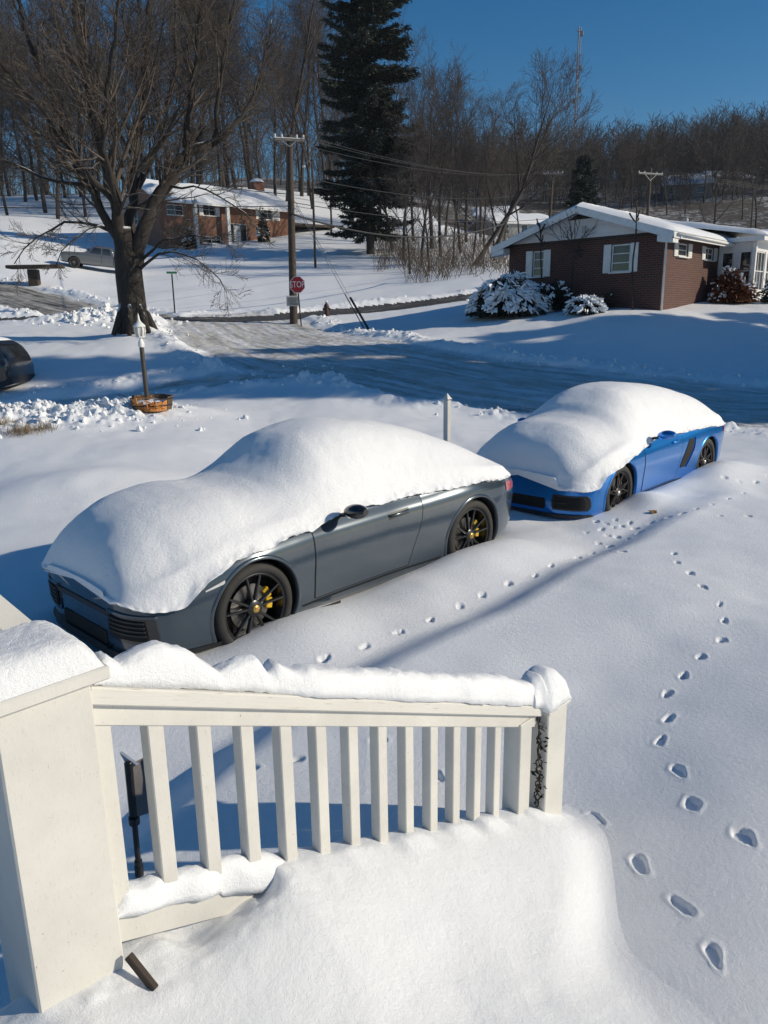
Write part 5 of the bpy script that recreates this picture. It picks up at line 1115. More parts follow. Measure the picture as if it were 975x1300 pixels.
    xe = xp + 6.0
    # gable siding, triangular louvre, fascia
    gb = MB(); gb.prism([(-.004, .0, h), (-.004, Wd, h), (-.004, ry, pk - .02)], (.12, 0, 0)); gb.build('gable_siding', M['siding'], t, fix=True)
    lv = MB(); lv.prism([(-.02, ry - .62, pk - .36), (-.02, ry + .62, pk - .36), (-.02, ry, pk - .08)], (.016, 0, 0)); vt = lv.build('gable_vent', M['black_plastic'], t, fix=True)
    for k in range(3): m = MB(); m.box((-.028, ry, pk - .33 + k * .07), (.01, 1.1 - k * .32, .02)); m.build('slat', M['dark_wood'], vt)
    m = MB(); m.box((-.03, ry - .12, pk - .78), (.05, .22, .26), ch=.01); m.build('vent_box', M['sign_grey'], t)
    m = MB(); m.beam((-.05, -.0, h - .10), (-.05, Wd, h - .10), .06, .05); m.build('frieze', M['dark_wood'], t)
    # roof: deck, boxed eaves, rake boards, snow
    rf = MB()
    def rz_(y): return h + .06 + (rise) * (1 - abs(y - ry) / ry)
    for y_e in (-ov, Wd + ov):
        rf.prism([(-ov, y_e, rz_(y_e) - .10), (-ov, ry, pk - .04), (-ov, ry, pk + .06), (-ov, y_e, rz_(y_e))], (LX + 2 * ov, 0, 0))
    roof = rf.build('roof', M['dark_wood'], t, fix=True)
    fb = MB()
    for y_e in (-ov, Wd + ov):
        fb.beam((-ov - .015, y_e, rz_(y_e) - .11), (-ov - .015, ry, pk - .05), .035, .26, ch=.005); fb.beam((-ov, y_e + (-.018 if y_e < 0 else .018), rz_(y_e) - .10), (LX + ov, y_e + (-.018 if y_e < 0 else .018), rz_(y_e) - .10), .03, .20)
        fb.beam((0, y_e * .5 if y_e < 0 else Wd + ov * .5, rz_(0) - .20), (LX, y_e * .5 if y_e < 0 else Wd + ov * .5, rz_(0) - .20), ov, .03)
    for (y_a, y_b) in ((-ov, .05), (Wd + ov, Wd - .05)):
        fb.prism([(-ov, y_a, rz_(y_a) - .22), (-ov, y_b, rz_(y_b) - .26), (-ov, y_b, rz_(y_b) - .58 + .1), (-ov, y_a, rz_(y_a) - .36)], (.5, 0, 0))
    fb.build('fascia', M['white_trim'], roof, fix=True)
    gt = MB(); gt.tube([(-.3, -ov - .07, rz_(-ov) - .07), (xp + 4.0, -ov - .07, rz_(-ov) - .09)], .055, 8); gt.tube([(.02, -ov - .07, rz_(-ov) - .10), (.02, -ov - .02, rz_(-ov) - .20), (.06, -.06, h - .30), (.06, -.06, .05)], .04, 8); gt.build('gutter_pipe', M['white_trim'], roof, True)
    for y_e in (-ov, Wd + ov): sb = MB(); snow_slab(sb, (-ov, y_e, rz_(y_e) + .004), (LX + ov, y_e, rz_(y_e) + .004), (LX + ov, ry, pk + .064), (-ov, ry, pk + .064), .20, 3 if y_e < 0 else 5, 60, 18); sb.build('snow_cover', M['snow'], roof, True, fix=True)
    for (px, py, hh, r) in ((883, 284, .42, .07), (928, 279, .38, .09)):
        best = None
        rr_ = ray(px, py); 
        for d in np.linspace(20, 60, 1600):
            q = cO + rr_ * d - org; lx, ly, lz = q @ xax, q @ yax, q[2]
            if -.5 < lx < LX and -.5 < ly < ry and lz < rz_(ly) + .12: best = (lx, ly, lz); break
        if best is None: best = (7.5, 2.2, rz_(2.2))
        m = MB(); m.tube([(best[0], best[1], best[2] - .3), (best[0], best[1], best[2] + hh)], r, 10); m.tube([(best[0], best[1], best[2] + hh - .02), (best[0], best[1], best[2] + hh + .08)], r * 1.5, 10); m.build('roof_vent', M['galv'], roof, True, sharp=40)
    # wall star
    yy, zz = gy(735, 320); m = MB(); P = []
    for k in range(10): a = PI / 2 + k * PI / 5; rr_ = .32 if k % 2 == 0 else .13; P.append((-.02, yy + rr_ * math.cos(a), zz + rr_ * math.sin(a)))
    V = np.array(P + [(-.09, yy, zz), (0, yy, zz)]); T = [(k, (k + 1) % 10, 10) for k in range(10)] + [((k + 1) % 10, k, 11) for k in range(10)]; m.add(V, None, T); m.build('wall_star', M['dark_wood'], t)
    # planting along the house
    a = org + yax * (Wd * .80) - xax * 2.2; sh = shrub('snowy_shrub', 'large spreading evergreen shrub weighed down with snow at the left of the brown house', (a[0], a[1], gh(a[0], a[1])), (1.85, 1.7, 1.75), 5200, (M['bush_dark'], M['bush_snow']), 3, .55, (.22, .42), (.035, .075), .58)
    a = org + yax * (Wd * .62) - xax * 1.0; shrub('dark_shrub', 'dark shrub in shade between the snowy shrub and the gable wall', (a[0], a[1], gh(a[0], a[1])), (1.15, 1.1, 1.35), 2600, (M['bush_dark'], M['bush_snow']), 5, .3, (.12, .24), (.02, .05), .16)
    a = PY(744, 388, 29.8); shrub('snowy_shrub', 'small low shrub heaped with snow below the right gable window', (a[0], a[1], gh(a[0], a[1])), (.85, .8, .72), 1700, (M['bush_dark'], M['bush_snow']), 7, .4, (.14, .28), (.025, .055), .62)
    a = org - xax * .45 + yax * .6 * 0 + yax * 1.9; shrub('dark_shrub', 'little bare brown shrub close to the corner of the gable wall', (a[0], a[1], gh(a[0], a[1])), (.42, .42, .85), 420, (M['dark_wood'], M['bush_snow']), 9, -.2, (.12, .24), (.006, .014), .05)
    a = org + xax * (xp - .9) - yax * (wd * .62); shrub('rusty_hedge', 'rust brown leafy hedge with traces of snow in front of the screened porch', (a[0], a[1], gh(a[0], a[1])), (.95, wd * .5, 1.5), 3600, (M['bush_red'], M['bush_snow']), 13, .1, (.10, .22), (.03, .06), .22)
    a = org + xax * (xp - 1.0) - yax * 1.1; shrub('rusty_hedge', 'lower dark brown hedge under the side windows of the brown house', (a[0], a[1], gh(a[0], a[1])), (1.15, .9, 1.1), 2000, (M['bush_red'], M['bush_snow']), 15, .1, (.10, .20), (.025, .05), .12)
    a = org + xax * (xp + .1) - yax * (wd + .9); shrub('dark_shrub', 'dark evergreen sprig by the corner of the white sunroom', (a[0], a[1], gh(a[0], a[1])), (.6, .6, 1.25), 700, (M['bush_dark'], M['bush_snow']), 17, .2, (.14, .28), (.02, .05), .25)
    # small bare ornamental trees trained against the gable
    for (px, py, dx, hh, lab, sd) in ((735, 385, .5, 4.1, 'small bare ornamental tree trained up the middle of the white gable', 71), (700, 385, .5, 3.9, 'dark knobbly pruned tree beside the left gable window', 72), (815, 385, .55, 4.2, 'dark pruned stem near the right end of the gable', 73)):
        yy, _ = gy(px, 330); a = org + yax * yy - xax * dx; z = gh(a[0], a[1]); rng = np.random.default_rng(sd); out = []
        tt = thing('ornamental_tree', lab, 'tree', (a[0], a[1], z))
        if sd == 71: grow(out, np.zeros(3), np.array([0, 0, 1.]), 2.6, .05, 0, rng, dict(seg=[5, 5, 4], wob=[.05, .1, .15], up=[.05, .08, .05], rmin=.008, lv=2, kids=[12, 7], lo=[.75, .2], sp=[.6, .6], lr=[.75, .5])); split_build(out, 0, [6, 4, 3], M['bark_bg'], M['twig_bg'], tt)
        else:
            grow(out, np.zeros(3), np.array([0, 0, 1.]), hh - .5, .05, 0, rng, dict(seg=[6, 4], wob=[.06, .2], up=[.05, .3], rmin=.03, lv=1, kids=[7], lo=[.72], sp=[1.0], lr=[.17])); mb = MB()
            for lv_, P, R in out: mb.tube(P, np.clip(R, .028, .04), 6)
            mb.build('trunk', M['dark_wood'], tt, True)
    return org, xax, yax
def build_orange_house():
    A = PY(205, 305, 77); B = PY(372, 310, 86); xa = B - A; xa[2] = 0; L = np.linalg.norm(xa); xa /= L; ya = np.array([-xa[1], xa[0], 0]); rz = math.atan2(xa[1], xa[0]); D = 9.0
    zg = min(gh(*(A[:2] + xa[:2] * s)) for s in (0, 5, 10, L)) - .4; org = np.array([A[0], A[1], zg]); h = PY(205, 251, 77)[2] - zg
    t = thing('brick_house', 'two storey orange brick house with white columns on the hill behind the stop sign', 'house', tuple(org), rz)
    def fx(px, py): q = plane_hit(px, py, org, ya) - org; return q @ xa, q[2]
    H_ = []; W_ = []
    for (p0, p1, q0, q1, sh) in ((211, 232, 259, 273, 0), (257, 273, 258, 274, .42), (334, 345, 262, 279, .9), (257, 280, 299, 309, 0), (334, 345, 302, 311, .6), (288, 313, 283, 311, -1)):
        s0, zt = fx(p0, q0); s1, _ = fx(p1, q0); _, zb = fx((p0 + p1) / 2, q1); zb = max(zb, .05); H_.append((s0, s1, zb, max(zt, zb + .4))); W_.append(sh)
    wall('wall', M['brick2'], t, (0, 0), (L, 0), -.5, h, H_, outward=1)
    for hh, sh in zip(H_, W_):
        if sh < 0:
            f = window(t, (0, 0), (L, 0), *hh, outward=1, rows=1, cols=3, sill=False, name='entry'); m = MB(); m.box(((hh[0] + hh[1]) / 2, .02, (hh[2] + hh[3]) / 2 - .1), ((hh[1] - hh[0]) * .32, .05, hh[3] - hh[2] - .2), ch=.01); m.build('door', M['white_trim'], f)
        else: window(t, (0, 0), (L, 0), *hh, outward=1, rows=2, cols=2, shutter=sh or None)
    ry = D / 2; rise = 2.0; pk = h + rise
    wall('wall', M['brick2'], t, (0, D), (0, 0), -.5, h, [(2.2, 3.3, h - 1.9, h - .6), (5.5, 6.6, h - 1.9, h - .6)], outward=1, gable=(ry, pk - .1)); wall('wall', M['brick2'], t, (L, 0), (L, D), -.5, h, [], outward=1, gable=(ry, pk - .1)); wall('wall', M['brick2'], t, (L, D), (0, D), -.5, h, [], outward=1)
    for s in (2.2, 5.5): window(t, (0, D), (0, 0), s, s + 1.1, h - 1.9, h - .6, outward=1, rows=2)
    ov = .9
    for px in (244, 285): s, _ = fx(px, 270); m = MB(); m.box((s, -ov + .2, (h + .0) / 2), (.34, .34, h - .02), ch=.02); m.box((s, -ov + .2, .2), (.46, .46, .3), ch=.02); m.build('column', M['white_trim'], t)
    rf = MB(); zr = lambda y: h + .10 + rise * (1 - abs(y - ry) / ry)
    for ye in (-ov, D + ov): rf.prism([(-.5, ye, zr(ye) - .14), (-.5, ry, pk - .04), (-.5, ry, pk + .1), (-.5, ye, zr(ye))], (L + 1, 0, 0))
    roof = rf.build('roof', M['white_trim'], t, fix=True)
    for ye in (-ov, D + ov): sb = MB(); snow_slab(sb, (-.5, ye, zr(ye) + .004), (L + .5, ye, zr(ye) + .004), (L + .5, ry, pk + .104), (-.5, ry, pk + .104), .28, 13, 50, 14); sb.build('snow_cover', M['snow'], roof, True, fix=True)
    ch = MB(); ch.box((L - 1.2, ry + .6, pk + .35), (1.3, .9, 1.9), ch=.02); k = ch.build('chimney', M['brick2'], roof); box_uv(k); ch = MB(); ch.lathe([(.75, 0), (.72, .15), (.5, .34), (.2, .42), (0, .43)], 14, o=(L - 1.2, ry + .6, pk + 1.3)); ch.build('snow_cap', M['snow'], k, True)
    # carport at the right end
    m = MB()
    for (x, y) in ((L + 4.6, .3), (L + 4.6, 5.6)): m.box((x, y, h * .34), (.2, .2, h * .68))
    m.build('carport_post', M['dark_wood'], t); wall('carport_wall', M['dark_wood'], t, (L, 6.0), (L + 4.8, 6.0), -.5, h * .68, [], outward=1)
    m = MB(); m.box((L + 2.6, 2.9, h * .70), (5.2, 6.8, .22), ch=.02); cr = m.build('carport_roof', M['dark_wood'], t); sb = MB(); snow_slab(sb, (L + .05, -.5, h * .70 + .115), (L + 5.2, -.5, h * .70 + .115), (L + 5.2, 6.3, h * .70 + .115), (L + .05, 6.3, h * .70 + .115), .30, 17, 24, 12); sb.build('snow_cover', M['snow'], cr, True, fix=True)
    for (px, lab, hh, sd) in ((232, 'narrow evergreen shrub left of the first white column of the orange brick house', 2.3, 21), (325, 'taller snow dusted evergreen shrub right of the entry of the orange brick house', 3.6, 23)):
        s, _ = fx(px, 300); p = org + xa * s - ya * 1.6; shrub('foundation_shrub', lab, (p[0], p[1], gh(p[0], p[1])), (.75, .75, hh), 900, (M['bush_dark'], M['bush_snow']), sd, .1, (.2, .4), (.05, .10), .3)
def small_house(px, Y, w, d, h, rise, rz, label, wmat_='siding_grey', name='far_house'):
    p = PY(px, 300, Y); z = gh(p[0], Y) - .3; t = thing(name, label, 'house', (p[0], Y, z), rz)
    hol = [(w * .12, w * .12 + 1.1, 1.2, 2.4), (w * .42, w * .42 + 1.0, .3, 2.4), (w * .7, w * .7 + 1.4, 1.2, 2.4)]; a, b = (-w / 2, 0), (w / 2, 0)
    wall('wall', M[wmat_], t, a, b, 0, h, hol, outward=1)
    for i, q in enumerate(hol): window(t, a, b, *q, outward=1, rows=2, cols=1, name='window' if i != 1 else 'door', sill=i != 1)
    for x, s in ((-w / 2, 1), (w / 2, -1)): wall('wall', M[wmat_], t, (x, d), (x, 0), 0, h, [], outward=s, gable=(d / 2, h + rise - .08))
    wall('wall', M[wmat_], t, (w / 2, d), (-w / 2, d), 0, h, [], outward=1)
    rf = MB(); zr = lambda y: h + .08 + rise * (1 - abs(y - d / 2) / (d / 2))
    for ye in (-.4, d + .4): rf.prism([(-w / 2 - .4, ye, zr(ye) - .12), (-w / 2 - .4, d / 2, h + rise - .04), (-w / 2 - .4, d / 2, h + rise + .08), (-w / 2 - .4, ye, zr(ye))], (w + .8, 0, 0))
    r = rf.build('roof', M['white_trim'], t, fix=True)
    for ye in (-.4, d + .4): sb = MB(); snow_slab(sb, (-w / 2 - .4, ye, zr(ye) + .004), (w / 2 + .4, ye, zr(ye) + .004), (w / 2 + .4, d / 2, h + rise + .084), (-w / 2 - .4, d / 2, h + rise + .084), .28, int(px) % 50, 20, 8); sb.build('snow_cover', M['snow'], r, True, fix=True)
    return t
# ------------------------------------------------------------------ street things
def text_mesh(s, size, mat, parent, loc, rot, name='lettering', ext=.004):
    c = bpy.data.curves.new(name, 'FONT'); c.body = s; c.size = size; c.align_x = 'CENTER'; c.align_y = 'CENTER'; c.extrude = ext; o = bpy.data.objects.new(name + '_tmp', c); COL.objects.link(o)
    bpy.context.view_layer.update(); dg = bpy.context.evaluated_depsgraph_get(); me = bpy.data.meshes.new_from_object(o.evaluated_get(dg)); bpy.data.objects.remove(o); me.materials.clear(); me.materials.append(mat)
    q = bpy.data.objects.new(name, me); link(q, parent); q.location = loc; q.rotation_euler = rot; return q
def lamp_post():
    b = PY(188, 518, 14.6); z = gh(b[0], b[1]); b = np.array([b[0], 14.6, z]); top = PY(175, 397, 14.52); d = top - b; L = np.linalg.norm(d)
    t = thing('lamp_post', 'brown garden lamp post with a white lantern leaning out of a broken half barrel', 'lamp post', tuple(b)); ax = d / L; e1 = np.cross(ax, [0, 1, 0]); e1 /= np.linalg.norm(e1); e2 = np.cross(ax, e1); R = np.stack([e1, -e2, ax], 1)
    def lm(mb): mb.v = [v @ R.T for v in mb.v]; return mb
    hp = L * .655; m = MB(); m.lathe([(0, -.3), (.045, -.3), (.042, hp - .02), (.038, hp), (0, hp)], 18); lm(m).build('pole', M['post_brown'], t, True, sharp=40)
    k = L - hp; ln = bpy.data.objects.new('lantern', None); ln.empty_display_size = .1; link(ln, t)
    m = MB(); m.lathe([(0, hp), (.058, hp), (.060, hp + .07), (.045, hp + .11), (.028, hp + .15), (.05, hp + .17), (.085, hp + .18), (.088, hp + .195), (.0, hp + .20)], 20); lm(m).build('collar', M['lamp_white'], ln, True, sharp=40)
    z0 = hp + .20; z1 = hp + k * .60
    m = MB(); m.lathe([(.068, z0), (.098, z0 + (z1 - z0) * .55), (.088, z1)], 8); lm(m).build('glass', M['lamp_glass'], ln)
    m = MB()
    for q in range(8):
        a = q * PI / 4; P = [np.array([r * math.cos(a), r * math.sin(a), zz]) for r, zz in ((.076, z0 - .01), (.107, z0 + (z1 - z0) * .55), (.095, z1 + .01))]; m.tube(P, .010, 5)
    m.lathe([(.10, z1 - .008), (.112, z1), (.112, z1 + .014), (.10, z1 + .03), (.055, z1 + .075), (.035, z1 + .10), (.022, z1 + .13), (.014, z1 + .20), (.0, L)], 16); m.lathe([(.070, z0 - .012), (.085, z0 - .004), (.07, z0 + .012)], 16); lm(m).build('frame', M['lamp_white'], ln, True, sharp=35)
    m = MB(); m.lathe([(0, z0), (.022, z0), (.03, z0 + .07), (.018, z0 + .12), (0, z0 + .13)], 12); lm(m).build('bulb', M['sign_white'], ln, True)
    # broken half barrel
    q = np.array([b[0] + .10, b[1] - .05, gh(b[0] + .1, b[1] - .05)]); t = thing('barrel_planter', 'broken wooden half barrel planter with bright split staves at the foot of the lamp post', 'planter', tuple(q)); rnd = random.Random(2)
    R0, R1, hh = .33, .38, .27; n = 20
    for k in range(n):
        a = k * 2 * PI / n; w = 2 * PI / n * .46; broken = 3.0 < a < 5.7; top = hh * (rnd.uniform(.35, .85) if broken else rnd.uniform(.93, 1.0)); m = MB(); orange = broken and rnd.random() < .95
        V = []
        for zz, r in ((-.05, R0), (top, R0 + (R1 - R0) * top / hh)):
            for dr in (-.010, .014):
                for da in (-w, w): V.append(((r + dr) * math.cos(a + da), (r + dr) * math.sin(a + da), zz + (.03 * da / w if zz > 0 and broken else 0)))
        m.add(V, [(0, 1, 3, 2), (4, 6, 7, 5), (0, 4, 5, 1), (2, 3, 7, 6), (0, 2, 6, 4), (1, 5, 7, 3)]); m.build('broken_stave' if orange else 'stave', M['orange_wood' if orange else 'barrel'], t)
    for hz, f in ((.07, 0), (.21, 1)):
        m = MB(); aa = np.linspace(-1.2, 3.3, 40) if f else np.linspace(0, 2 * PI, 50); m.grid(np.array([[((R0 + .02 + .05 * hz / hh * 1.0) * math.cos(a), (R0 + .02 + .05 * hz / hh) * math.sin(a), hz + dz) for dz in (-.015, .015)] for a in aa])); m.build('hoop', M['iron'], t, True)
    for (a, bb, w) in (((-.02, -.36, .20), (.36, -.44, .015), .055), ((-.34, -.20, .10), (.10, -.40, .06), .04), ((-.30, -.10, .21), (.05, -.12, .23), .05), ((-.38, -.16, .04), (.22, -.42, .03), .035), ((.02, -.40, .17), (.05, -.40, .02), .035), ((.18, -.39, .18), (.17, -.41, .03), .04), ((-.34, .05, .22), (-.02, .08, .25), .07)): m = MB(); m.beam(a, bb, w, .016, ch=.003); m.build('split_slat', M['orange_wood'], t)
    t.scale = (1.05, 1.05, .86)
    m = MB(); m.lathe([(0, .16), (.2, .17), (.30, .15), (.33, .10)], 24); m.build('snow_fill', M['snow'], t, True)
    m = MB(); P = [np.array([-.34 - .20 * math.sin(f * PI) - .08 * f, -.1 + .05 * f, .06 + .26 * math.sin(f * PI * .8)]) for f in np.linspace(0, 1, 14)]; m.tube(P, .006, 6); m.build('loose_hoop', M['iron'], t, True)
def stop_sign():
    Y = 35; b = PY(383, 419, Y); b = np.array([b[0], Y, gh(b[0], Y)]); c = PY(377.5, 361.5, Y - .12); 
    t = thing('stop_sign', 'red octagonal stop sign on a thin leaning post beside the utility pole', 'sign', tuple(b)); d = c - b
    m = MB(); m.tube([(0, .03, -.2), tuple(d * 1.05 + [0, .06, 0])], .030, 8); m.build('post', M['iron'], t)
    yaw = math.radians(-14); fc = Matrix.Rotation(yaw, 4, 'Z'); R_ = .385
    def octo(r, y, th): a = np.arange(8) * PI / 4 + PI / 8; P = np.stack([r * np.cos(a), 0 * a + y, r * np.sin(a)], -1); mb = MB(); mb.prism(P, (0, th, 0)); return mb
    p = bpy.data.objects.new('sign_plate', None); link(p, t); p.location = d; p.rotation_euler = (0, 0, yaw)
    octo(R_, 0, .012).build('border', M['sign_white'], p, fix=True); octo(R_ * .93, -.006, .005).build('face', M['sign_red'], p, fix=True); q = text_mesh('STOP', .34, M['sign_white'], p, (0, -.008, 0), (PI / 2, 0, 0)); q.scale = (.86, 1.12, 1)
    # notice board on the pole
def utility_pole(name, label, px0, py0, px1, py1, Y, group, arms, r=.16, extra=()):
    b = PY(px0, py0, Y); b = np.array([b[0], Y, gh(b[0], Y) - .1]) if py0 else None; tp = PY(px1, py1, Y); t = thing(name, label, 'utility pole', tuple(b), 0, group); d = tp - b; L = np.linalg.norm(d); m = MB(); m.tube([(0, 0, -.3), tuple(d * .5), tuple(d)], [r, r * .85, r * .68], 12); m.build('pole', M['pole'], t, True, sharp=50)
    for (f, hw, yaw) in arms:
        c = d * f; dx = np.array([math.cos(yaw), math.sin(yaw), 0]) * hw; a = MB(); a.beam(c - dx + [0, -.12, 0], c + dx + [0, -.12, 0], .10, .12, ch=.01); ar = a.build('crossarm', M['arm_wood'], t)
        for s in (-.95, -.5, .5, .95): ins = MB(); ins.lathe([(0, 0), (.035, 0), (.055, .06), (.04, .11), (.05, .15), (.0, .18)], 8, o=tuple(c + dx * s + [0, -.12, .06])); ins.build('insulator', M['sign_grey'], ar, True)
        br = MB(); br.beam(c + dx * .45 + [0, -.16, -.06], c + [0, -.16, -hw * .42], .03, .03); br.beam(c - dx * .45 + [0, -.16, -.06], c + [0, -.16, -hw * .42], .03, .03); br.build('brace', M['galv'], ar)
        s = MB(); G = np.array([[c + dx * u * 1.0 + np.array([0, -.12 + v * .05, .062 + .03 * (1 - v * v)]) for v in np.linspace(-1, 1, 5)] for u in np.linspace(-1, 1, 16)]); s.grid(G); s.build('snow_cap', M['snow'], ar, True)
    return t, b, d
def wire(pts, sag, r, label, group='overhead wires along the streets'):
    m = MB()
    for A, B in zip(pts[:-1], pts[1:]):
        A = np.array(A); B = np.array(B); f = np.linspace(0, 1, 26)[:, None]; P = A + (B - A) * f; P[:, 2] -= sag * 4 * (f * (1 - f))[:, 0]; m.tube(P, r, 5)
    o = m.build('overhead_wire', M['wire'], None, True); c = o.data.vertices[0].co.copy(); return tag(o, label, 'wire', group)
def street_things():
    lamp_post(); stop_sign()
    YP = 36.0
    t, b, d = utility_pole('utility_pole', 'tall dark wooden utility pole with one crossarm behind the stop sign', 373, 417, 367.5, 172, YP, 'utility poles', [(.975, .66, .28)], .19)
    m = MB(); c = PY(371.5, 382, YP - .22) - b; m.box(tuple(c), (.56, .02, .46), ch=.004); nb = m.build('notice_board', M['sign_grey'], t); m = MB(); m.box(tuple(c + [0, -.012, .06]), (.50, .006, .20)); m.box(tuple(c + [0, -.012, -.13]), (.52, .006, .14)); k = m.build('panel', M['galv'], nb)
    m = MB(); rnd = random.Random(3)
    for i in range(7): m.box((c[0] + rnd.uniform(-.03, .03), c[1] - .017, c[2] + .14 - i * .05), (rnd.uniform(.28, .44), .004, .012))
    m.build('worn_print', M['ink'], k)
    m = MB(); m.tube([d * .62 + [.02, -.2, 0], d * .70 + [.0, -.22, 0]], .05, 8); m.build('cable_clamp', M['iron'], t)
    # guy wires with their dark guards
    for (x0, y0, xm, ym, x1, y1, r, lab) in ((374, 255, 447, 383, 469, 425, .05, 'guy wire in a thick black guard sleeve right of the stop sign'), (376, 262, 437, 378, 464, 425, .022, 'thin guy wire without a sleeve just left of the black guarded one')):
        A = PY(x0, y0, YP - .1); Bm = PY(xm, ym, 34.0); B = PY(x1, y1, 33.0); B[2] = gh(B[0], B[1]) - .05; Bm = A + (B - A) * ((ym - y0) / (y1 - y0)); m = MB(); m.tube([A, B], .012, 6); o = m.build('guy_wire', M['galv'], None, True); tag(o, lab, 'guy wire')
        m = MB(); m.tube([Bm, B], r, 8); g = m.build('guard', M['black_plastic'], o, True)
    t2, b2, d2 = utility_pole('utility_pole', 'grey utility pole with a snowy crossarm seen over the left end of the white gable', 696, 300, 702, 218, 78, 'utility poles', [(.97, .95, -.1)], .15)
    t3, b3, d3 = utility_pole('utility_pole', 'dark utility pole with a wide tilted crossarm rising behind the snowy roof', 821, 292, 826, 213, 74, 'utility poles', [(.94, 1.35, .35), ], .17)
    t4, b4, d4 = utility_pole('street_light_pole', 'slim pole with a small street light arm before the tall evergreen', 399, 300, 396, 203, 62, None, [], .10); m = MB(); m.tube([d4 * .96, d4 * .985 + [-.25, -.1, .05], d4 * .95 + [-.55, -.15, .0]], .035, 6); m.build('arm', M['galv'], t4, True); m = MB(); m.lathe([(0, .1), (.08, .08), (.14, 0), (.12, -.06), (0, -.09)], 12, o=tuple(d4 * .94 + [-.62, -.15, .0])); m.build('lamp_head', M['sign_grey'], t4, True)
    t5, b5, d5 = utility_pole('utility_pole', 'far thin pole at the right edge above the snowy garage roof', 955, 285, 957, 240, 95, 'utility poles', [], .12)
    # wires
    top = b + d; far = b3 + d3; L0 = np.array([-62, 33, top[2] - 1.5])
    for s, dz in ((-.7, 0), (.0, .12), (.7, .05)): wire([top + [s * .95, -.1, dz - .1], b2 + d2 * .98 + [s, -.12, .25], b3 + d3 * .95 + [s * 1.6, 0, .3], b3 + d3 + [60 + s, 30, 0]], .9, .014, ['lowest of the three overhead wires running right from the crossarm', 'middle of the three overhead wires running right from the crossarm', 'farthest of the three overhead wires running right from the crossarm'][[-.7, .0, .7].index(s)])
    A = b + d * .64; wire([np.array([-50, 22, A[2] + .6]), A + [0, -.2, 0]], .7, .02, 'thin cable crossing from the left edge to the pole behind the bare tree')
    A = b + d * .60; wire([A + [0, -.2, 0], PY(640, 284, 50)], .9, .045, 'thick pale service cable drooping right from the middle of the pole')
    A = b + d * .66; wire([A + [0, -.2, 0], PY(700, 277, 58)], .5, .018, 'upper thin cable running right from the middle of the pole')
    A = b + d * .70; wire([PY(215, 218, 70), A + [0, -.2, 0]], .3, .02, 'dark drop cable from the orange house roof down to the pole'); A = b + d * .80; wire([A + [0, -.2, 0], b2 + d2 * .80], 1.0, .018, 'cable running from below the crossarm to the far grey pole')
    # street name sign
    b = PY(222, 396, 38.4); b = np.array([b[0], 38.4, gh(b[0], 38.4)]); tp = PY(221, 346, 38.4); t = thing('street_sign', 'thin green street name sign post standing in the snow right of the big tree', 'sign', tuple(b)); hh = tp[2] - b[2]; m = MB(); m.tube([(0, 0, -.2), (0, 0, hh - .12)], .035, 8); m.build('post', M['iron'], t)
    m = MB(); m.box((0, 0, hh), (.50, .02, .10), .35, ch=.004); m.build('blade', M['sign_green'], t); m = MB(); m.box((.0, .0, hh - .13), (.14, .02, .14), -.9, ch=.004); m.build('blade', M['sign_green'], t)
    # hydrant
    b = PY(415, 407, 38.2); b = np.array([b[0], 38.2, gh(b[0], 38.2)]); t = thing('fire_hydrant', 'small dark red fire hydrant half sunk in shaded snow right of the stop sign', 'hydrant', tuple(b)); m = MB(); m.lathe([(0, -.1), (.15, -.1), (.15, .02), (.12, .04), (.115, .40), (.145, .42), (.145, .45), (.12, .47), (.10, .54), (.05, .60), (.03, .66), (0, .66)], 16); m.build('barrel', M['hydrant'], t, True, sharp=35)
    for s in (-1, 1): m = MB(); m.lathe([(0, .19), (.05, .19), (.05, .17), (.065, .17), (.065, .10), (0, .10)], 10, o=(0, 0, .33), axis='x'); m.v = [v * [s, 1, 1] for v in m.v]; m.build('outlet', M['hydrant'], t, fix=True)
    m = MB(); m.lathe([(0, .0), (.07, -.0), (.06, .05), (0, .07)], 10, o=(0, 0, .655)); m.build('snow_cap', M['snow'], t, True)
    # slab on a pedestal at the drive
    Y = 47; b = PY(44, 358, Y); b = np.array([b[0], Y, gh(b[0], Y)]); hh = PY(44, 341, Y)[2] - b[2]; t = thing('pedestal_table', 'dark flat slab on a short square pedestal beside the side street at far left', 'table', tuple(b)); m = MB(); m.box((0, 0, hh / 2 - .1), (.58, .5, hh + .1), .1, ch=.03); m.build('pedestal', M['dark_wood'], t)
    m = MB(); m.box((.15, 0, hh + .10), (3.2, .9, .20), .0, ch=.05); m.build('slab', M['dark_wood'], t); G = np.array([[(.15 + u * 1.55, v * .42, hh + .204 + .02 * (1 - u ** 6) * (1 - v ** 6)) for v in np.linspace(-1, 1, 8)] for u in np.linspace(-1, 1, 20)]); m = MB(); m.grid(G); 
    # white gate post
    b = PY(567.5, 551, 10.6); z = gh(b[0], 10.6); hh = PY(568, 499, 10.6)[2] - z; t = thing('gate_post', 'white square post with a pointed cap between the two parked cars', 'post', (b[0], 10.6, z), math.radians(46)); m = MB(); m.box((0, 0, (hh - .10) / 2 - .1), (.078, .078, hh - .10 + .2), ch=.004); m.build('post', M['white_paint'], t)
    m = MB(); V = [(-.05, -.05, hh - .085), (.05, -.05, hh - .085), (.05, .05, hh - .085), (-.05, .05, hh - .085), (0, 0, hh)]; m.add(V, [(3, 2, 1, 0)], [(0, 1, 4), (1, 2, 4), (2, 3, 4), (3, 0, 4)]); m.build('cap', M['white_paint'], t)
    # radio mast on the ridge
    Y = 300; b = PY(729, 195, Y); tp = PY(738.5, 34, Y); zg = gh(b[0], Y); t = thing('radio_mast', 'thin red and white lattice radio mast rising above the wooded ridge', 'mast', (b[0], Y, zg)); hh = tp[2] - zg; bands = 7; w = .55
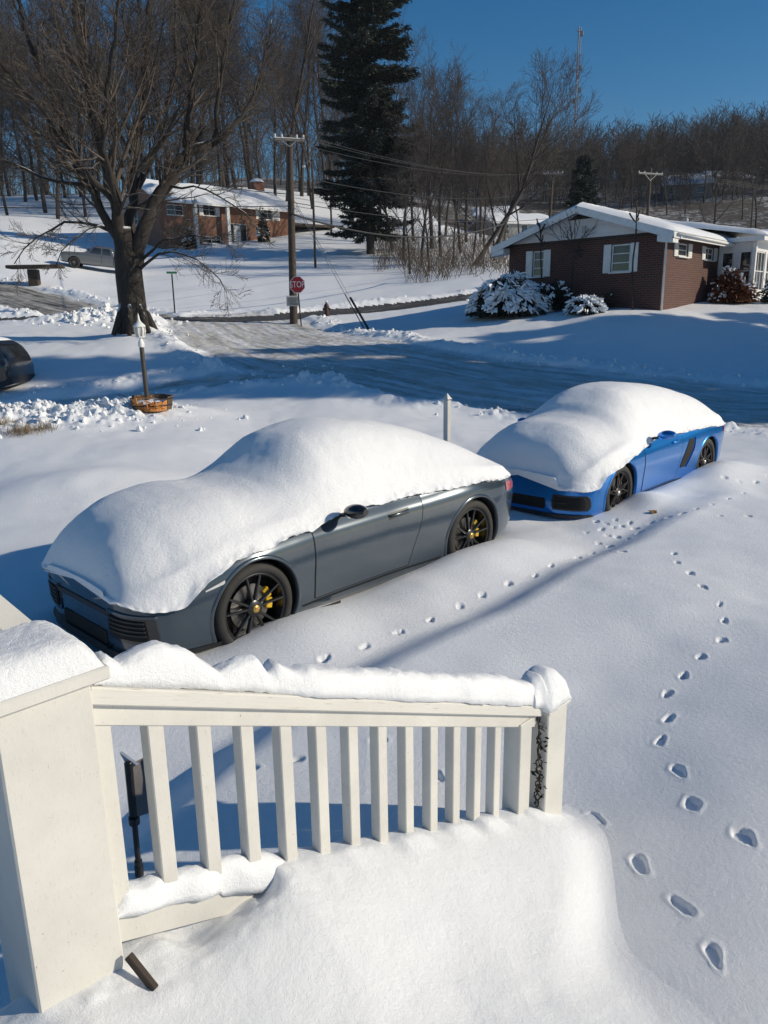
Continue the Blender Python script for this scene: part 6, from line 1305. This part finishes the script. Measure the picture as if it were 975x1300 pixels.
    for k in range(bands):
        z0, z1 = hh * k / bands, hh * (k + 1) / bands; m = MB(); C = [np.array([w * math.cos(a), w * math.sin(a), 0]) for a in (0, 2.094, 4.189)]
        for c in C: m.tube([c + [0, 0, z0], c + [0, 0, z1]], .11, 4)
        n = 8
        for i in range(n):
            for j in range(3): za = z0 + (z1 - z0) * i / n; zb = z0 + (z1 - z0) * (i + 1) / n; m.tube([C[j] + [0, 0, za], C[(j + 1) % 3] + [0, 0, zb]], .05, 3, cap=False)
        m.build('lattice_section', M['tower_red'] if k % 2 else M['tower'], t)
    for f, s in ((.78, 1), (.60, -1), (.965, 1), (.66, 1)): m = MB(); m.box((s * .9, 0, hh * f), (1.0, .6, 1.6), ch=.1); m.beam((-1.2, 0, hh * f + .7), (1.2, 0, hh * f + .7), .2, .2); m.build('antenna', M['tower'], t)
    # leaf on the snow
    q = hit(829, 651); t = MB(); r = np.random.default_rng(3); a = np.linspace(0, 2 * PI, 14)[:-1]; V = np.stack([.045 * np.cos(a) * (1 + .3 * np.sin(5 * a)), .030 * np.sin(a) * (1 + .2 * np.sin(5 * a)), .012 * np.cos(2 * a) + .014], -1); V = np.concatenate([V + q, [q + [0, 0, .03]]]); t.add(V, None, [(i, (i + 1) % 13, 13) for i in range(13)]); t.add(V - [0, 0, .004], None, [((i + 1) % 13, i, 13) for i in range(13)]); tag(t.build('fallen_leaf', M['leaf_brown']), 'single brown leaf on the snow below the blue car', 'leaf')
    # dry grass at the left edge
    for (px, py, n, sp, lab, sd) in ((30, 548, 420, .30, 'dry tan ornamental grass clump pressed by snow, larger one at the left edge', 1), (6, 540, 260, .22, 'dark dry grass clump cut by the left edge of the view', 2), (58, 545, 160, .20, 'small dry grass tuft right of the larger clump', 3)):
        q = hit(px, py); t = thing('grass_clump', lab, 'grass', tuple(q)); rg = np.random.default_rng(sd); m = MB()
        for i in range(n):
            p = np.append(rg.normal(0, sp * .55, 2), -.05); a = rg.uniform(0, 2 * PI); L = rg.uniform(.10, .30); o_ = rg.uniform(.1, .9); e = np.array([math.cos(a) * o_, math.sin(a) * o_, 1.0 - .55 * o_]); e /= np.linalg.norm(e); mid = p + e * L * .55; tip = p + e * L + np.array([math.cos(a), math.sin(a), -.7]) * L * .22 * o_; w = np.array([-math.sin(a), math.cos(a), 0]) * .0035
            m.add([p - w, p + w, mid + w * .8, mid - w * .8, tip], [(0, 1, 2, 3)], [(3, 2, 4)])
        m.build('blades', M['grass'], t)
    # loose snow clods
    rg = np.random.default_rng(8); ico = bmesh.new(); bmesh.ops.create_icosphere(ico, subdivisions=1, radius=1); bv = np.array([v.co[:] for v in ico.verts]); bt = np.array([[v.index for v in f.verts] for f in ico.faces]); ico.free(); m = MB()
    def clods(n, fx, fy, smin, smax):
        X = fx(n); Yv = fy(n); Z = ground(X, Yv)
        for x, y, z in zip(X, Yv, Z):
            s = smin + (smax - smin) * rg.uniform(0, 1) ** 3; k = rg.uniform(0, 99); v = bv * (1 + .55 * vnoise(bv[:, 0] * 1.7 + k, bv[:, 1] * 1.7, bv[:, 2] * 1.7, 3) + .12 * vnoise(bv[:, 0] * 5 + k, bv[:, 1] * 5, bv[:, 2] * 5, 4) * 2)[:, None] * s * rg.uniform(.7, 1.3, 3); m.add(v + [x, y, z + s * .2], None, bt)
    q = PY(62, 527, 14.8); clods(1500, lambda n: q[0] + rg.normal(0, 1.2, n), lambda n: q[1] + rg.normal(0, .85, n), .010, .075)
    q = PY(128, 424, 33.5); clods(220, lambda n: q[0] + rg.normal(0, 1.2, n), lambda n: q[1] + rg.normal(0, .7, n), .03, .15)
    for nm, n, off, sm in (('street', 700, .45, .07), ('lane', 260, .3, .06), ('cross_street', 160, .4, .09), ('side_street', 200, .4, .12)):
        P, w = ROADS[nm]; P = np.array(P); L = np.concatenate([[0], np.cumsum(np.linalg.norm(np.diff(P, axis=0), axis=1))]); s = rg.uniform(0, L[-1], n); x = np.interp(s, L, P[:, 0]); y = np.interp(s, L, P[:, 1]); i = np.clip(np.searchsorted(L, s) - 1, 0, len(P) - 2); dd = P[i + 1] - P[i]; dd /= np.linalg.norm(dd, axis=1)[:, None]; sd_ = rg.choice([-1, 1], n) * (w + off + rg.normal(0, .35, n)); xx = x - dd[:, 1] * sd_; yy = y + dd[:, 0] * sd_; clods(n, lambda k: xx, lambda k: yy, .015, sm)
    o = m.build('snow_clods', M['snow_dirty'], None, False); tag(o, 'loose clods of ploughed snow along the road edges', 'snow', kind='stuff')
# ------------------------------------------------------------------ light, sky, camera
def setup():
    w = bpy.data.worlds.new('World'); SC.world = w; w.use_nodes = True; nt = w.node_tree; bg = nt.nodes['Background']; sk = nt.nodes.new('ShaderNodeTexSky'); sk.sky_type = 'NISHITA'; sk.sun_disc = False; sk.sun_elevation = SUN_EL; sk.sun_rotation = math.atan2(SUNV.x, SUNV.y); sk.altitude = 300; sk.air_density = 1.0; sk.dust_density = .25; sk.ozone_density = 2.2
    hs = nt.nodes.new('ShaderNodeHueSaturation'); hs.inputs['Saturation'].default_value = 1.45; nt.links.new(sk.outputs[0], hs.inputs['Color']); nt.links.new(hs.outputs[0], bg.inputs[0]); bg.inputs[1].default_value = .08
    l = bpy.data.lights.new('Sun', 'SUN'); l.energy = 3.9; l.angle = math.radians(.53); l.color = (1, .89, .71); o = bpy.data.objects.new('Sun', l); COL.objects.link(o); o.rotation_euler = (-SUNV).to_track_quat('-Z', 'Y').to_euler(); o.location = SUNV * 60
    c = bpy.data.cameras.new('Camera'); c.sensor_fit = 'VERTICAL'; c.sensor_height = 36; c.lens = 36 * FPX / 1300; c.clip_start = .05; c.clip_end = 3000; o = bpy.data.objects.new('Camera', c); COL.objects.link(o); Mx = Matrix.Identity(4)
    for i in range(3): Mx[i][0] = cR[i]; Mx[i][1] = cU[i]; Mx[i][2] = -cF[i]; Mx[i][3] = cO[i]
    o.matrix_world = Mx; SC.camera = o
    v = SC.view_settings; v.view_transform = 'Standard'; v.look = 'None'; v.exposure = EXPOSURE; v.gamma = 1
    SC.cycles.max_bounces = 6; SC.cycles.diffuse_bounces = 3; SC.cycles.glossy_bounces = 3; SC.cycles.use_denoising = True
EXPOSURE = 0.1
def haze():
    m = bpy.data.materials.new('thin_winter_haze'); m.use_nodes = True; nt = m.node_tree; nt.nodes.remove(nt.nodes['Principled BSDF']); v = nt.nodes.new('ShaderNodeVolumePrincipled'); v.inputs['Color'].default_value = (.80, .88, 1, 1); v.inputs['Density'].default_value = .00018; nt.links.new(v.outputs[0], nt.nodes['Material Output'].inputs['Volume'])
    b = MB(); b.box((0, 0, 45), (1900, 1900, 130)); tag(b.build('haze', m), kind='stuff')
def offstage():
    # the neighbours' evergreens, out of view to the right: their shade lies across the street and lawns
    for i, (X, p, h, w, lab) in enumerate(((27, 18.6, 17, 3.9, 'tall full evergreen closest to the road in the row right of the view'), (30, 21.6, 18.5, 4.4, 'tall full evergreen second in the row right of the view'), (30, 25.0, 15.0, 3.9, 'full evergreen third in the row right of the view'), (31, 28.0, 12, 3.4, 'middle sized evergreen fourth in the row right of the view'), (33, 30.8, 9.0, 2.8, 'smaller evergreen fifth in the row right of the view'))):
        Y = (p - math.sin(-SUN_AZ) * X) / math.cos(SUN_AZ); build_evergreen(0, Y, h * 1.12, w, lab, 50 + i, dens=.8, X=X)
build_terrain(); build_porch(); build_grey(); build_blue(); build_suv(); build_pickup(); street_things(); build_brown_house(); build_orange_house()
small_house(668, 104, 9.5, 7, 2.6, 1.3, .3, 'grey bungalow with snowy roof glimpsed behind the thicket', 'siding_grey'); small_house(628, 118, 6, 6, 2.4, 1.2, -.2, 'small grey cabin with snowy roof deep behind the thicket', 'siding_grey')
small_house(998, 74, 9, 7, 2.6, 1.6, -.5, 'garage with a snowy roof at the right edge beyond the brown house', 'siding_grey', 'garage'); small_house(925, 165, 9, 8, 2.6, 1.5, .2, 'distant dull house at the foot of the wooded hill', 'siding_grey'); small_house(868, 160, 9, 8, 3, 2, -.3, 'distant grey house at the foot of the wooded hill, left of the pale one', 'siding_grey')
build_big_tree(); build_background_trees()
build_evergreen(470, 72, 37, 5.6, 'very tall dark evergreen towering over the street beyond the utility pole', 1)
build_evergreen(738, 112, 12, 3.2, 'dark conical evergreen beyond the left half of the snowy white gable', 2, dens=.6)
offstage(); haze(); setup()
for o in list(COL.objects):
    if o.type == 'MESH' and not o.data.polygons: bpy.data.objects.remove(o)
